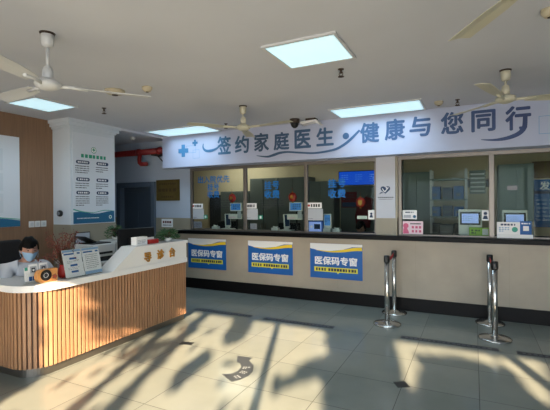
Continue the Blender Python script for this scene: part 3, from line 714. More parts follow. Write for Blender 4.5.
def skin(verts, edges, rad, sub=2):
    me = bpy.data.meshes.new('sk'); me.from_pydata(verts, edges, []); o = bpy.data.objects.new('sk', me); C.objects.link(o)
    o.modifiers.new('s', 'SKIN'); sl = me.skin_vertices[0].data
    for i, r in enumerate(rad): sl[i].radius = r if isinstance(r, tuple) else (r, r)
    sl[0].use_root = True
    ss = o.modifiers.new('u', 'SUBSURF'); ss.levels = sub; ss.render_levels = sub
    m2 = apply_mods(o); bpy.data.objects.remove(o); return m2
def merge(mb, me, f=None, smooth=True):
    vs = [v.co.copy() for v in me.vertices]
    if f: vs = [f(v) for v in vs]
    return mb.add(vs, [tuple(p.vertices) for p in me.polygons], smooth)
HC = Vector((.17, 0, 1.125))
def head_pt(v):
    """unit sphere point -> head surface (x forward)"""
    x, y, z = v
    p = Vector((x * .098, y * .076, z * .122))
    if z < 0:
        k = 1 + z * .28; p.y *= k; p.x *= (1 + z * .12) if x < 0 else 1 - .02 * z
    if x > .2 and -.35 < z < .2 and abs(y) < .22: p.x += .022 * (1 - abs(y) / .22) * (1 - abs(z + .12) / .35 if abs(z + .12) < .35 else 0)   # nose
    if x > .5 and .05 < z < .3 and .2 < abs(y) < .55: p.x -= .007       # eye sockets
    return p
def person(x, y, rz, label, coatkey, mask=True, lower='trousers', tiltd=14):
    t = thing('person', label, 'person', (x, y, 0), rz)
    V = [(0, 0, .56), (.02, 0, .68), (.05, 0, .82), (.08, 0, .93), (.115, 0, 1.0), (.145, 0, 1.07)]; E_ = [(0, 1), (1, 2), (2, 3), (3, 4), (4, 5)]; R = [.14, .125, .135, .1, .055, .05]
    for s_ in (1, -1):
        n = len(V)
        V += [(.08, s_ * .1, .935), (.09, s_ * .175, .925), (.17, s_ * .215, .82), (.225, s_ * .22, .785), (.34, s_ * .15, .785), (.42, s_ * .1, .78), (.45, s_ * .085, .776), (.49, s_ * .07, .774)]
        E_ += [(3, n), (n, n + 1), (n + 1, n + 2), (n + 2, n + 3), (n + 3, n + 4), (n + 4, n + 5), (n + 5, n + 6), (n + 6, n + 7)]; R += [.07, .058, .046, .042, .037, .026, (.016, .03), (.014, .034)]
        wr = n + 7
        for q, (dy, ln) in enumerate(((-.024, .05), (-.008, .062), (.009, .058), (.025, .046))):
            n = len(V); bx, by = .495, s_ * .07 + dy
            V += [(bx + .015, by, .778), (bx + .015 + ln * .5, by + dy * .2, .777), (bx + .015 + ln * .9, by + dy * .25, .766)]; E_ += [(wr, n), (n, n + 1), (n + 1, n + 2)]; R += [.009, .008, .007]
        n = len(V); V += [(.465, s_ * .07 - s_ * .035, .775), (.495, s_ * .07 - s_ * .05, .77), (.515, s_ * .07 - s_ * .052, .766)]; E_ += [(wr - 1, n), (n, n + 1), (n + 1, n + 2)]; R += [.011, .0095, .008]
        n = len(V)
        V += [(.06, s_ * .09, .55), (.25, s_ * .1, .56), (.42, s_ * .1, .53), (.42, s_ * .1, .3), (.38, s_ * .1, .1), (.42, s_ * .1, .05), (.54, s_ * .105, .035)]
        E_ += [(0, n)] + [(n + k, n + k + 1) for k in range(6)]; R += [.09, .08, .06, .05, .036, .036, .03]
    body = MB().m('skin'); merge(body, skin(V, E_, R, 1))
    tl = Matrix.Rotation(math.radians(tiltd), 3, 'Y')
    bm = bmesh.new(); bmesh.ops.create_uvsphere(bm, u_segments=32, v_segments=24, radius=1)
    for v in bm.verts: v.co = HC + tl @ head_pt(v.co)
    body.addbm(bm, True)
    for s_ in (1, -1):
        body.sph(HC + tl @ Vector((-.005, s_ * .076, -.01)), (.018, .01, .03), 12)
    # fuse into one continuous surface
    me = bpy.data.meshes.new('b'); me.from_pydata(body.v, [], body.f); o = bpy.data.objects.new('b', me); C.objects.link(o)
    rm = o.modifiers.new('r', 'REMESH'); rm.mode = 'VOXEL'; rm.voxel_size = .0065
    sm = o.modifiers.new('s', 'SMOOTH'); sm.factor = .5; sm.iterations = 2
    me2 = apply_mods(o); bpy.data.objects.remove(o)
    b = MB().m('skin'); merge(b, me2); bd = b.build('body', t, local=True)
    # coat
    cv = [(-.0, 0, .5), (.015, 0, .6), (.03, 0, .70), (.055, 0, .83), (.08, 0, .935), (.1, 0, .975)]; ce = [(0, 1), (1, 2), (2, 3), (3, 4), (4, 5)]; crd = [.165, .165, .155, .16, .12, .078]
    for s_ in (1, -1):
        n = len(cv); cv += [(.08, s_ * .1, .94), (.09, s_ * .18, .93), (.17, s_ * .22, .825), (.225, s_ * .225, .79), (.33, s_ * .155, .79), (.4, s_ * .112, .785)]
        ce += [(4, n)] + [(n + k, n + k + 1) for k in range(5)]; crd += [.09, .075, .062, .058, .052, .045]
    b = MB().m(coatkey); merge(b, skin(cv, ce, crd, 2)); ct = b.build('coat', bd, local=True)
    b = MB().m('grey_paper' if coatkey == 'coat' else coatkey); b.tube([(.155, .05, 1.0), (.2, .02, .95), (.215, 0, .9)], .008, 6); b.tube([(.155, -.05, 1.0), (.2, -.02, .95), (.215, 0, .9)], .008, 6); b.build('collar', ct, local=True) if False else None
    lv = [(0, 0, .55)]; le = []; lr = [.15]
    for s_ in (1, -1):
        n = len(lv); lv += [(.06, s_ * .095, .55), (.25, s_ * .1, .56), (.43, s_ * .1, .53), (.43, s_ * .1, .3), (.39, s_ * .1, .12)]; le += [(0, n)] + [(n + k, n + k + 1) for k in range(4)]; lr += [.1, .092, .074, .064, .055]
    b = MB().m(lower); merge(b, skin(lv, le, lr, 2)); b.build('trousers', bd, local=True)
    # hair: shell of the head, open over the face
    bm = bmesh.new(); bmesh.ops.create_uvsphere(bm, u_segments=40, v_segments=28, radius=1)
    kill = []
    for f in bm.faces:
        c = f.calc_center_median().normalized()
        if (c.x > .28 and c.z < .30 + .45 * abs(c.y) * (1 if c.y > 0 else .2)) or c.z < -.62 or (c.x > -.12 and c.z < .02 and abs(c.y) > .5): kill.append(f)
    bmesh.ops.delete(bm, geom=kill, context='FACES')
    for v in bm.verts:
        u = v.co.copy(); k = 1.13 + .04 * math.sin(9 * u.y + 5 * u.x); v.co = HC + tl @ Vector((u.x * .106 * k, u.y * .082 * k, u.z * .125 * k + .004))
    geo = bmesh.ops.extrude_face_region(bm, geom=bm.faces[:])
    for v in [g for g in geo['geom'] if isinstance(g, bmesh.types.BMVert)]: v.co = HC + (v.co - HC) * .86
    bmesh.ops.recalc_face_normals(bm, faces=bm.faces)
    b = MB().m('hair'); b.addbm(bm, True); b.sph(HC + tl @ Vector((-.1, 0, -.05)), (.04, .05, .06), 14); b.build('hair', bd, local=True)
    for s_ in (1, -1):
        b = MB().m('hair'); b.sph(HC + tl @ Vector((.083, s_ * .03, .017)), (.008, .013, .0045), 10); b.build('eye', bd, local=True)
        b = MB().m('hair'); b.tube([HC + tl @ Vector((.094, s_ * .015, .04)), HC + tl @ Vector((.091, s_ * .032, .044)), HC + tl @ Vector((.08, s_ * .05, .038))], .003, 6); b.build('eyebrow', bd, local=True)
    if mask:
        bm = bmesh.new(); bmesh.ops.create_uvsphere(bm, u_segments=48, v_segments=36, radius=1)
        kill = [f for f in bm.faces if not (f.calc_center_median().normalized().x > .34 and -.93 < f.calc_center_median().normalized().z < -.02)]
        bmesh.ops.delete(bm, geom=kill, context='FACES')
        for v in bm.verts:
            u = v.co.copy(); p = head_pt(u); p.x = max(p.x, 0) * 1.06 + .007 + .01 * max(0, 1 - abs(u.y) * 2.2); p.y *= 1.1; p.z = p.z * 1.03 + .0015 * math.sin(u.z * 24); v.co = HC + tl @ p
        b = MB().m('mask'); b.addbm(bm, True)
        for s_ in (1, -1):
            for zz in (-.015, -.075): b.tube([HC + tl @ Vector((.05, s_ * .075, zz)), HC + tl @ Vector((.02, s_ * .085, -.02 + zz * .3)), HC + tl @ Vector((-.012, s_ * .088, -.008))], .0018, 5)
        b.build('face_mask', bd, local=True)
    return t
person(-4.42, 2.70, math.radians(-16), 'person in a white coat and blue face mask seated behind the reception desk', 'coat')
chair(-4.56, 2.64, math.radians(-4), 'black office chair behind the masked person at the reception desk', top=1.2)

# ------------------------------------------------------------------ counter posters
def cposter(x0, label):
    x1 = x0 + .862; z0, z1 = .383, .943; yy = 6.12; f = XZ(0, yy - .006, 0)
    t = thing('counter_poster', label, 'poster', ((x0 + x1) / 2, yy, z0), group='blue insurance posters on the counter front')
    b = MB().m('blue'); b.box(x0, x1, yy - .006, yy, z0, z1)
    L = [(x0, z1 - .145), (x0 + .15, z1 - .165), (x0 + .34, z1 - .165), (x0 + .55, z1 - .14), (x0 + .862, z1 - .1)]
    b.m('paper'); b.prism([(x0 + .001, z1 - .001), (x0 + .001, z1 - .085), (x0 + .15, z1 - .115), (x0 + .34, z1 - .118), (x0 + .55, z1 - .09), (x0 + .7, z1 - .045), (x1 - .001, z1 - .04), (x1 - .001, z1 - .001)], f, .0004, .0008)
    b.m('yellow'); b.ribbon([(x0 + .1, z1 - .11), (x0 + .34, z1 - .128), (x0 + .55, z1 - .11), (x0 + .72, z1 - .08), (x1 - .006, z1 - .07)], [.004, .02, .04, .05, .055], f, .0008, .0014)
    b.m('paper'); b.text('医保码专窗', f, (x0 + x1) / 2, z0 + .285, .15, w=.70, h=.135, bold=.03, c=.0015)
    b.m('lemon'); b.fbox(f, x0 + .07, x1 - .075, z0 + .105, z0 + .18, .0008, .0016); b.prism([(x0 + .45, z0 + .106), (x0 + .5, z0 + .106), (x0 + .465, z0 + .08)], f, .0008, .0016)
    b.m('dark_ink'); b.lines(f, x0 + .1, x0 + .27, z0 + .117, z0 + .168, 1, .0022, .85, 4, .042); b.lines(f, x0 + .31, x1 - .1, z0 + .117, z0 + .168, 1, .0022, .85, 5, .042)
    b.build('panel', t); return t
cposter(-4.90, 'blue and yellow 医保码专窗 poster on the counter front beside the reception desk end')
cposter(-3.575, 'blue and yellow 医保码专窗 poster in the middle of the three on the counter front')
cposter(-2.40, 'blue and yellow 医保码专窗 poster nearest the pair of steel posts on the counter front')

# ------------------------------------------------------------------ barrier posts
def post(x, y, label, belt_to=None):
    t = thing('barrier_post', label, 'barrier post', (x, y, 0), group='steel queue barrier posts')
    b = MB().m('steel'); b.lathe([(.175, 0), (.175, .012), (.165, .02), (.1, .032), (.045, .045), (.04, .05)], (x, y, 0), 36); b.build('base', t)
    b = MB().m('steel'); b.cyl((x, y, .03), (x, y, .83), .031, n=24); b.build('pole', t)
    b = MB().m('black'); b.lathe([(.033, .81), (.038, .815), (.038, .885), (.033, .9), (0, .902)], (x, y, 0), 24); b.box(x - .018, x + .018, y - .048, y + .048, .815, .885, .004); b.build('belt_cassette', t)
    if belt_to:
        p0 = Vector((x, y - .05, .85)); p1 = Vector((belt_to[0], belt_to[1] + .05, .85)); n = 12; vs = []; b = MB().m('belt')
        for i in range(n + 1):
            q = i / n; p = p0.lerp(p1, q) - Vector((0, 0, .02 * math.sin(PI * q)))
            for dz, dx in ((-.024, -.001), (.024, -.001), (.024, .001), (-.024, .001)): vs.append(p + Vector((dx, 0, dz)))
        b.add(vs, [(i * 4 + k, i * 4 + (k + 1) % 4, i * 4 + 4 + (k + 1) % 4, i * 4 + 4 + k) for i in range(n) for k in range(4)]); b.build('belt', t)
post(-1.02, 5.33, 'front steel barrier post of the left pair'); post(-1.03, 5.92, 'rear steel barrier post of the left pair, close to the counter', (-1.02, 5.33))
post(.215, 5.28, 'front steel barrier post of the right pair'); post(.185, 5.92, 'rear steel barrier post of the right pair, close to the counter', (.215, 5.28))

# ------------------------------------------------------------------ floor stickers
def strip(x0, x1, label, sd):
    b = MB().m('strip'); b.box(x0, x1, 4.855, 4.945, 0, .0015); f = XY(0, 0, .0015); b.m('strip_ink'); b.lines(f, x0 + .05, x1 - .05, 4.88, 4.92, 1, .0004, .7, sd, .045)
    b.build('floor_strip', label=label, cat='floor sticker', group='dark waiting line strips on the floor')
strip(-3.80, -2.82, 'dark printed waiting line strip nearest the reception desk', 1)
strip(-2.61, -1.61, 'dark printed waiting line strip in the middle of the floor left of the left posts', 2)
strip(-.78, .235, 'dark printed waiting line strip in front of the two pairs of steel posts', 3)
strip(.40, 1.42, 'dark printed waiting line strip cut by the right edge of the picture', 4)
A = [(-2.144, 3.422), (-2.226, 3.569), (-2.055, 3.588), (-2.057, 3.513), (-1.952, 3.428), (-1.887, 3.293), (-1.876, 3.192), (-1.902, 3.097), (-1.95, 3.023), (-2.118, 3.121), (-2.043, 3.169), (-2.022, 3.248), (-2.04, 3.339), (-2.102, 3.413)]
b = MB().m('decal'); b.prism(A, XY(0, 0, 0), 0, .0015); b.m('decal_ink')
for (x, y, a) in ((-1.955, 3.13, 60), (-1.955, 3.24, 85), (-1.985, 3.34, 110)):
    u = (math.cos(math.radians(a - 90)), math.sin(math.radians(a - 90)), 0); v = (-u[1], u[0], 0); f = Fr((x, y, .0015), u, v)
    b.lines(f, -.035, .035, -.03, .03, 2, .0004, .55, int(a), .022)
b.build('floor_arrow', label='grey curved arrow sticker with white print on the floor', cat='floor sticker')
b = MB().m('black'); f = Fr((-.574, 3.617, 0), (.85, .5, 0), (-.5, .85, 0)); b.fbox(f, -.055, .055, -.055, .055, 0, .002); b.build('floor_marker', label='small black diamond marker on the tiles at lower right', cat='floor sticker')
b = MB().m('black'); f = Fr((-2.952, 3.64, 0), (.97, .24, 0), (-.24, .97, 0)); b.fbox(f, -.075, .075, -.04, .04, 0, .003); b.build('floor_marker', label='small black rectangular marker on the tiles near the reception desk', cat='floor sticker')

# ------------------------------------------------------------------ things on the counter glass
GO = 6.2745      # outer face of things stuck outside the glass is in front of this
def plate(x, label, sd):
    b = MB().m('paper'); b.box(x, x + .265, GO - .008, GO + .003, 1.505, 1.60); f = XZ(0, GO - .008, 0)
    b.m('red'); b.disc(f, x + .04, 1.553, .02, .0006); b.m('dark_ink'); b.lines(f, x + .075, x + .245, 1.525, 1.58, 1, .0006, .9, sd, .038)
    b.build('window_plate', label=label, cat='sign', group='white number plates on the counter glass')
plate(-4.93, 'white number plate on the first window from the left', 1); plate(-3.748, 'white number plate on the second window from the left', 2); plate(-2.515, 'white number plate on the window beside the blue payment device', 3)
def sheet(x, w, label, sd):
    b = MB().m('grey_paper'); b.box(x, x + w, GO - .002, GO + .003, 1.305, 1.497); f = XZ(0, GO - .002, 0); b.m('mid_ink'); b.lines(f, x + .02, x + .12, 1.32, 1.35, 1, .0006, .4, sd, .02)
    b.build('notice_sheet', label=label, cat='notice', group='blank looking sheets under the number plates')
sheet(-4.93, .285, 'pale sheet under the number plate of the first window from the left', 1); sheet(-3.73, .27, 'pale sheet under the number plate of the second window from the left', 2); sheet(-2.53, .3, 'pale sheet under the number plate above the blue payment device', 3)
def sticker(x, label):
    b = MB().m('green'); b.box(x, x + .085, GO - .002, GO + .003, 1.31, 1.385); f = XZ(0, GO - .002, 0); b.m('paper'); b.quad(f, x + .025, x + .06, 1.325, 1.37, .0006)
    b.build('glass_sticker', label=label, cat='sticker', group='green stickers on the counter glass')
sticker(-4.645, 'small green sticker beside the pale sheet on the first window'); sticker(-3.445, 'small green sticker beside the pale sheet on the second window')
b = MB().m('mid_ink'); b.box(-4.89, -4.69, GO - .002, GO + .003, 1.13, 1.255); f = XZ(0, GO - .002, 0); b.m('dark_ink'); b.lines(f, -4.87, -4.71, 1.15, 1.235, 3, .0006, .4, 3, .03)
b.build('notice_sheet', label='small grey notice low on the first window from the left', cat='notice')
b = MB().m('mid_ink'); b.box(-3.62, -3.48, GO - .002, GO + .003, 1.13, 1.235); b.build('notice_sheet', label='small grey square notice low on the second window from the left', cat='notice')
def lantern(x, z, label, yel=False):
    t = thing('lantern_charm', label, 'paper ornament', (x, 6.31, z - .1), group='red lantern ornaments hanging at the glass')
    b = MB().m('red'); b.lathe([(.02, .08), (.055, .06), (.075, .02), (.075, -.02), (.055, -.06), (.02, -.08)], (x, 6.325, z), 20, ax=Matrix.Diagonal((1, .45, 1))); b.build('lantern_body', t)
    b = MB().m('gold'); f = XZ(0, 6.29, 0)
    fr2 = XZ(x, 6.290, z); b.prism([(-.03, -.025), (0, -.055), (.03, -.025), (.03, .03), (-.03, .03)], fr2, 0, .003) if yel else b.disc(fr2, 0, 0, .03, .001)
    b.build('gold_emblem', t)
    b = MB().m('gold'); b.cyl((x, 6.325, z - .1), (x, 6.325, z - .08), .014); b.build('tassel', t)
    b = MB().m('gold'); b.cyl((x, 6.325, z + .08), (x, 6.325, z + .095), .012); b.build('cap', t)
    b = MB().m('red'); b.tube([(x, 6.325, z + .09), (x, 6.29, z + .16)], .002, 5); b.build('cord', t)
lantern(-4.03, 1.70, 'red lantern ornament on the first window from the left'); lantern(-2.80, 1.70, 'red lantern ornament on the second window from the left'); lantern(-1.615, 1.60, 'red lantern ornament with a yellow shield on the window beside the pier', True)
def counter_display(x0, label):
    y = 6.42; x1 = x0 + .25
    t = thing('counter_display', label, 'display', ((x0 + x1) / 2, y + .03, 1.095), group='blue customer displays on stands behind the glass')
    b = MB().m('white'); b.box(x0, x1, y, y + .05, 1.455, 1.61, .006); b.build('casing', t)
    b = MB().m('screen_dim'); b.quad(XZ(0, y, 0), x0 + .02, x1 - .02, 1.472, 1.595, .0015); b.m('navy'); b.lines(XZ(0, y, 0), x0 + .07, x1 - .04, 1.49, 1.58, 3, .002, .5, 3, .035); b.build('screen', t)
    b = MB().m('white'); b.box(x0 - .04, x1, y, y + .03, 1.305, 1.40, .004); f = XZ(0, y, 0); b.m('pale_pink'); b.quad(f, x0 - .03, x0 + .12, 1.32, 1.35, .001); b.m('grey_paper'); b.quad(f, x1 - .09, x1 - .01, 1.32, 1.45, .001); b.build('card_tray', t)
    b = MB().m('black'); b.box((x0 + x1) / 2 - .012, (x0 + x1) / 2 + .012, y + .035, y + .06, 1.1, 1.5); b.build('pole', t)
    b = MB().m('black'); b.box((x0 + x1) / 2 - .08, (x0 + x1) / 2 + .08, y + .03, y + .15, 1.095, 1.107, .003); b.build('base', t)
counter_display(-4.14, 'small blue customer display in the first window from the left'); counter_display(-2.91, 'small blue customer display in the second window from the left')
def terminal(x, label):
    t = thing('payment_terminal', label, 'terminal', (x, 6.5, 1.095), group='white payment terminals on the counter')
    b = MB().m('white'); b.box(x - .12, x + .13, 6.42, 6.58, 1.095, 1.12, .006); b.prism([(-.05, 0), (.05, 0), (.02, .04), (-.02, .04)], XZ(x, 6.47, 1.12), -.06, 0); b.build('base', t)
    mx = Matrix.Translation((x + .01, 6.5, 1.15)) @ Matrix.Rotation(math.radians(-38), 4, 'Z') @ Matrix.Rotation(math.radians(-8), 4, 'Y')
    b = MB().m('white'); b.box(-.02, .02, -.055, .055, 0, .25, .006, mx=mx); b.m('navy'); b.box(-.022, -.012, -.045, .045, .03, .235, mx=mx); b.box(.012, .022, -.045, .045, .03, .235, mx=mx); b.build('upright_screen', t)
terminal(-4.25, 'white payment terminal on the counter in the first window from the left'); terminal(-3.0, 'white payment terminal on the counter in the second window from the left')
def tissue(x, label):
    b = MB().m('paper'); b.box(x, x + .13, 6.42, 6.52, 1.095, 1.155, .008); b.prism([(.03, 0), (.1, 0), (.115, .025), (.06, .018), (.02, .03)], XZ(x, 6.45, 1.155), -.03, 0)
    b.build('tissue_pack', label=label, cat='tissue pack', group='white tissue packs on the counter')
tissue(-4.57, 'white tissue pack on the counter in the first window from the left'); tissue(-3.27, 'white tissue pack on the counter in the second window from the left'); tissue(-2.12, 'white tissue pack right of the blue payment device')
t = thing('payment_device', 'blue and white payment device with dark display in the third window', 'payment device', (-2.42, 6.47, 1.095))
b = MB().m(mat('device_blue', (70, 120, 214), .4)); b.box(-2.55, -2.30, 6.42, 6.52, 1.095, 1.285, .01); b.build('body', t)
b = MB().m('screen_soft'); b.box(-2.535, -2.315, 6.412, 6.42, 1.11, 1.27); b.m('navy'); b.quad(XZ(0, 6.412, 0), -2.44, -2.33, 1.15, 1.235, .0012); b.m('paper'); b.disc(XZ(0, 6.412, 0), -2.49, 1.19, .022, .0012); b.build('face', t)
t = thing('phone_stand', 'upright blue screened scanner beside the blue payment device', 'scanner', (-2.22, 6.5, 1.095))
b = MB().m('white'); b.box(-2.29, -2.15, 6.43, 6.55, 1.095, 1.16, .008); b.build('base', t)
b = MB().m('white'); b.box(-2.29, -2.155, 6.47, 6.49, 1.15, 1.41, .008); b.m('screen_dim'); b.quad(XZ(0, 6.47, 0), -2.275, -2.17, 1.21, 1.39, .0012); b.m('navy'); b.lines(XZ(0, 6.47, 0), -2.265, -2.18, 1.26, 1.35, 3, .002, .4, 1, .02); b.build('screen', t)
b = MB().m('paper'); b.box(-1.66, -1.50, 6.284, 6.292, 1.335, 1.385); b.build('notice_sheet', label='narrow white strip notice on the third window beside the pier', cat='notice')
b = MB().m('paper'); b.box(-1.48, -1.385, 6.268, 6.2775, 1.33, 1.475); f = XZ(0, 6.268, 0); b.m('navy'); b.disc(f, -1.433, 1.42, .018, .0006); b.prism([(-1.46, 1.36), (-1.405, 1.36), (-1.418, 1.40), (-1.448, 1.40)], f, .0005, .001)
b.build('notice_sheet', label='white tag with a dark figure on the third window beside the pier', cat='notice')
# pier emblem
f = XZ(-1.2, 6.2, 1.79); b = MB().m('navy')
heart = [(.068 * math.sin(a) ** 3 * 1.05, .0042 * (13 * math.cos(a) - 5 * math.cos(2 * a) - 2 * math.cos(3 * a) - math.cos(4 * a))) for a in [2 * PI * k / 40 for k in range(40)]]
b.prism(heart, f, 0, .003); b.m('paper'); b.ribbon([(-.045, .02), (-.01, -.03), (.02, .0), (.05, .03)], [.01, .014, .012, .006], f, .003, .0036); b.disc(f, .02, .025, .012, .0036, 12); b.m('navy'); b.ribbon([(-.09, -.07), (-.06, -.045), (-.035, -.055)], [.006, .018, .008], f, 0, .003)
b.m('dark_ink'); b.lines(XZ(-1.2, 6.2, 1.655), -.11, .12, 0, .03, 1, .001, .6, 3, .026); b.lines(XZ(-1.2, 6.2, 1.635), -.09, .1, 0, .015, 1, .001, .6, 3, .016)
b.build('wall_emblem', label='dark heart emblem with a line of print on the white pier', cat='emblem')
# right windows: cards
def card(x0, x1, z0, z1, name, label, fn, y=None, key='paper'):
    y = GO - .004 if y is None else y
    b = MB().m(key); b.box(x0, x1, y, y + .007, z0, z1); fn(b, XZ(0, y, 0)); b.build(name, label=label, cat='notice')
def c1(b, f):
    b.m('navy'); b.lines(f, -.92, -.8, 1.43, 1.455, 1, .0006, .8, 2, .025); b.m('grey_paper'); b.quad(f, -.945, -.84, 1.36, 1.405, .0006); b.m('teal'); b.disc(f, -.79, 1.38, .022, .0006)
card(-.96, -.755, 1.34, 1.475, 'notice_card', 'white card with a grey box at the left edge of the right windows', c1)
def c2(b, f):
    b.m('pink'); b.disc(f, -.915, 1.24, .04, .0006); b.prism([(-.955, 1.125), (-.87, 1.125), (-.875, 1.16), (-.9, 1.21), (-.95, 1.2)], f, .0003, .0008)
    b.lines(f, -.83, -.69, 1.2, 1.24, 1, .0006, .9, 3, .045); b.lines(f, -.83, -.69, 1.14, 1.18, 1, .0006, .9, 4, .045); b.m('dark_ink'); b.lines(f, -.85, -.7, 1.26, 1.285, 1, .0006, .8, 5, .025)
card(-.96, -.67, 1.118, 1.31, 'notice_card', 'pink card with a pink figure standing at the left edge of the right windows', c2, key='pale_pink')
def c3(b, f):
    b.m('navy'); b.disc(f, .148, 1.43, .022, .0006); b.prism([(.115, 1.35), (.182, 1.35), (.165, 1.40), (.13, 1.40)], f, .0003, .0008)
card(.105, .19, 1.33, 1.475, 'notice_card', 'small white tag with a dark figure left of the middle mullion of the right windows', c3)
def c4(b, f):
    b.m('navy'); b.lines(f, .33, .5, 1.265, 1.295, 1, .0006, .8, 6, .035); b.m('line_ink'); b.lines(f, .31, .43, 1.18, 1.25, 3, .0006, .5, 7, .03); b.m('teal_light'); b.disc(f, .495, 1.215, .035, .0006)
card(.285, .555, 1.15, 1.315, 'notice_card', 'white card with a green round mark below the right hand monitor', c4, y=6.235)
def c5(b, f):
    b.m('paper'); b.quad(f, .59, .655, 1.2, 1.265, .0006); b.lines(f, .57, .67, 1.285, 1.31, 1, .0006, .7, 2, .025)
card(.555, .685, 1.15, 1.33, 'notice_card', 'bright blue card with a white square below the right hand monitor', c5, y=6.228, key='office_blue')
for cx0, cx1, nm, lb in ((.285, .70, 'card_holder', 'clear acrylic card holder under the right hand monitor'),):
    b = MB().m('acrylic'); b.box(cx0 - .01, cx1 + .03, 6.244, 6.248, 1.10, 1.33); b.box(cx0 - .01, cx1 + .03, 6.20, 6.248, 1.095, 1.10); b.m('desk_white'); b.box(cx0, cx1, 6.224, 6.2435, 1.10, 1.149); b.build(nm, label=lb, cat='card holder')
b = MB().m('lime'); b.box(-.06, .195, 6.40, 6.43, 1.10, 1.225); f = XZ(0, 6.40, 0); b.m('leaf'); b.lines(f, -.03, .08, 1.13, 1.2, 2, .001, .7, 1, .04); b.m('paper'); b.quad(f, .11, .185, 1.12, 1.205, .001); b.box(-.06, .195, 6.38, 6.45, 1.095, 1.10)
b.build('desk_sign', label='lime green desk sign in front of the left hand monitor', cat='sign')
def booth_monitor(x0, x1, z0, z1, label):
    t = thing('monitor', label, 'monitor', ((x0 + x1) / 2, 6.55, 1.095), group='lit monitors behind the right windows')
    b = MB().m('white'); b.box(x0 - .02, x1 + .02, 6.50, 6.56, 1.11, z1 + .035, .006); b.build('casing', t)
    b = MB().m('black'); b.box(x0, x1, 6.492, 6.502, z0, z1, .003); b.build('bezel', t)
    b = MB().m('screen_soft'); b.quad(XZ(0, 6.492, 0), x0 + .025, x1 - .025, z0 + .025, z1 - .025, .001); b.m('line_ink'); b.lines(XZ(0, 6.492, 0), x0 + .04, x1 - .1, z0 + .05, z1 - .05, 3, .0015, .25, 4, .03); b.build('screen', t)
    b = MB().m('white'); b.box(x0, x1, 6.45, 6.60, 1.095, 1.112, .003); b.build('base', t)
booth_monitor(-.18, .09, 1.255, 1.445, 'lit monitor in a white casing left of the middle mullion of the right windows')
booth_monitor(.385, .65, 1.255, 1.435, 'lit monitor behind the white and blue cards of the right windows')

# ------------------------------------------------------------------ office behind the glass
b = MB().m('office_floor'); b.box(-7.6, 4.5, 6.4, 9.1, -.1, 0); struct(b, 'floor_office', 'floor of the office behind the counter', 'floor')
b = MB().m('ceil'); b.box(-7.6, 4.6, 6.45, 9.1, H, H + .1); struct(b, 'ceiling_office', 'ceiling of the office behind the counter', 'ceiling')
b = MB().m('cream_wall'); b.box(-7.6, 4.6, 9.0, 9.1, 0, H); b.box(-7.7, -7.6, 6.4, 9.1, 0, H); struct(b, 'wall_office', 'cream back wall of the office seen through the counter glass', 'wall')
b = MB().m('office_grey'); b.box(-1.45, -1.35, 6.8, 9.0, 0, H); struct(b, 'wall_partition', 'grey partition between the two offices behind the pier', 'wall')
def cabinet(x0, x1, z1, label, key='office_grey', nd=2, y0=8.55):
    t = thing('filing_cabinet', label, 'cabinet', ((x0 + x1) / 2, y0 + .2, 0), group='tall cabinets along the office back wall')
    b = MB().m(key); b.box(x0, x1, y0, 8.99, 0, z1, .004); b.build('body', t)
    w = (x1 - x0) / nd
    for k in range(nd):
        b = MB().m(key); b.box(x0 + k * w + .012, x0 + (k + 1) * w - .012, y0 - .018, y0 + .001, .08, z1 - .03, .004); d = b.build('door', t)
        b = MB().m('steel'); xx = x0 + (k + (.88 if k % 2 == 0 else .12)) * w; b.box(xx - .008, xx + .008, y0 - .03, y0 - .017, 1.0, 1.12); b.build('handle', d)
cabinet(-5.8, -4.95, 1.90, 'grey cabinet behind the right half of the first window')
cabinet(-4.93, -4.16, 2.2, 'tall grey cabinet behind the left half of the second window'); cabinet(-4.15, -3.38, 2.2, 'tall grey cabinet behind the right half of the second window')
cabinet(-3.37, -2.78, 2.08, 'tall grey cabinet behind the left half of the third window')
cabinet(-1.30, -.74, 2.2, 'pale green grey cabinet behind the left edge of the right windows', 'office_pale')
cabinet(.42, .98, 2.28, 'pale green grey cabinet behind the rightmost pane', 'office_pale')
d = thing('door_2', 'dark doorway behind the first window from the left', 'door', (-6.1, 8.98, 0), kind='structure')
b = MB().m('office_dark'); b.box(-6.42, -5.84, 8.94, 9.0, 0, 1.83, .004); b.build('door_leaf', d)
b = MB().m('steel'); b.box(-5.92, -5.9, 8.9, 8.94, .95, 1.1); b.build('door_handle', d)
t = thing('wall_screen', 'wide bright blue display on the office wall behind the third window', 'display', (-2.35, 8.9, 1.99))
b = MB().m('black'); b.box(-2.77, -1.47, 8.87, 8.99, 1.98, 2.31, .004); b.build('casing', t)
b = MB().m('screen'); f = XZ(0, 8.87, 0); b.quad(f, -2.755, -1.485, 1.995, 2.295, .001); b.m('screen_text')
for k in range(4): b.lines(f, -2.7 + .32 * k, -2.52 + .32 * k, 2.05, 2.24, 4, .0015, .14, k, .05)
b.build('screen', t)
b = MB().m('maroon'); b.box(-2.74, -2.38, 8.98, 8.995, 1.48, 1.84); f = XZ(0, 8.98, 0); b.m('navy'); b.quad(f, -2.72, -2.4, 1.5, 1.6, .001); b.m('dark_ink'); b.lines(f, -2.7, -2.42, 1.64, 1.8, 3, .001, .4, 2, .06); b.build('notice_board', label='maroon notice board on the office wall below the blue display', cat='notice board')
b = MB().m('office_grey'); b.box(-2.77, -1.46, 8.995, 9.0, 0, 1.97); struct(b, 'trim_3', 'grey wall panel behind the third window', 'wall panel')
b = MB().m('maroon'); b.box(-1.62, -1.5, 8.97, 8.995, 1.45, 1.9); b.build('banner', label='narrow dark red hanging banner behind the third window next to the pier', cat='banner')
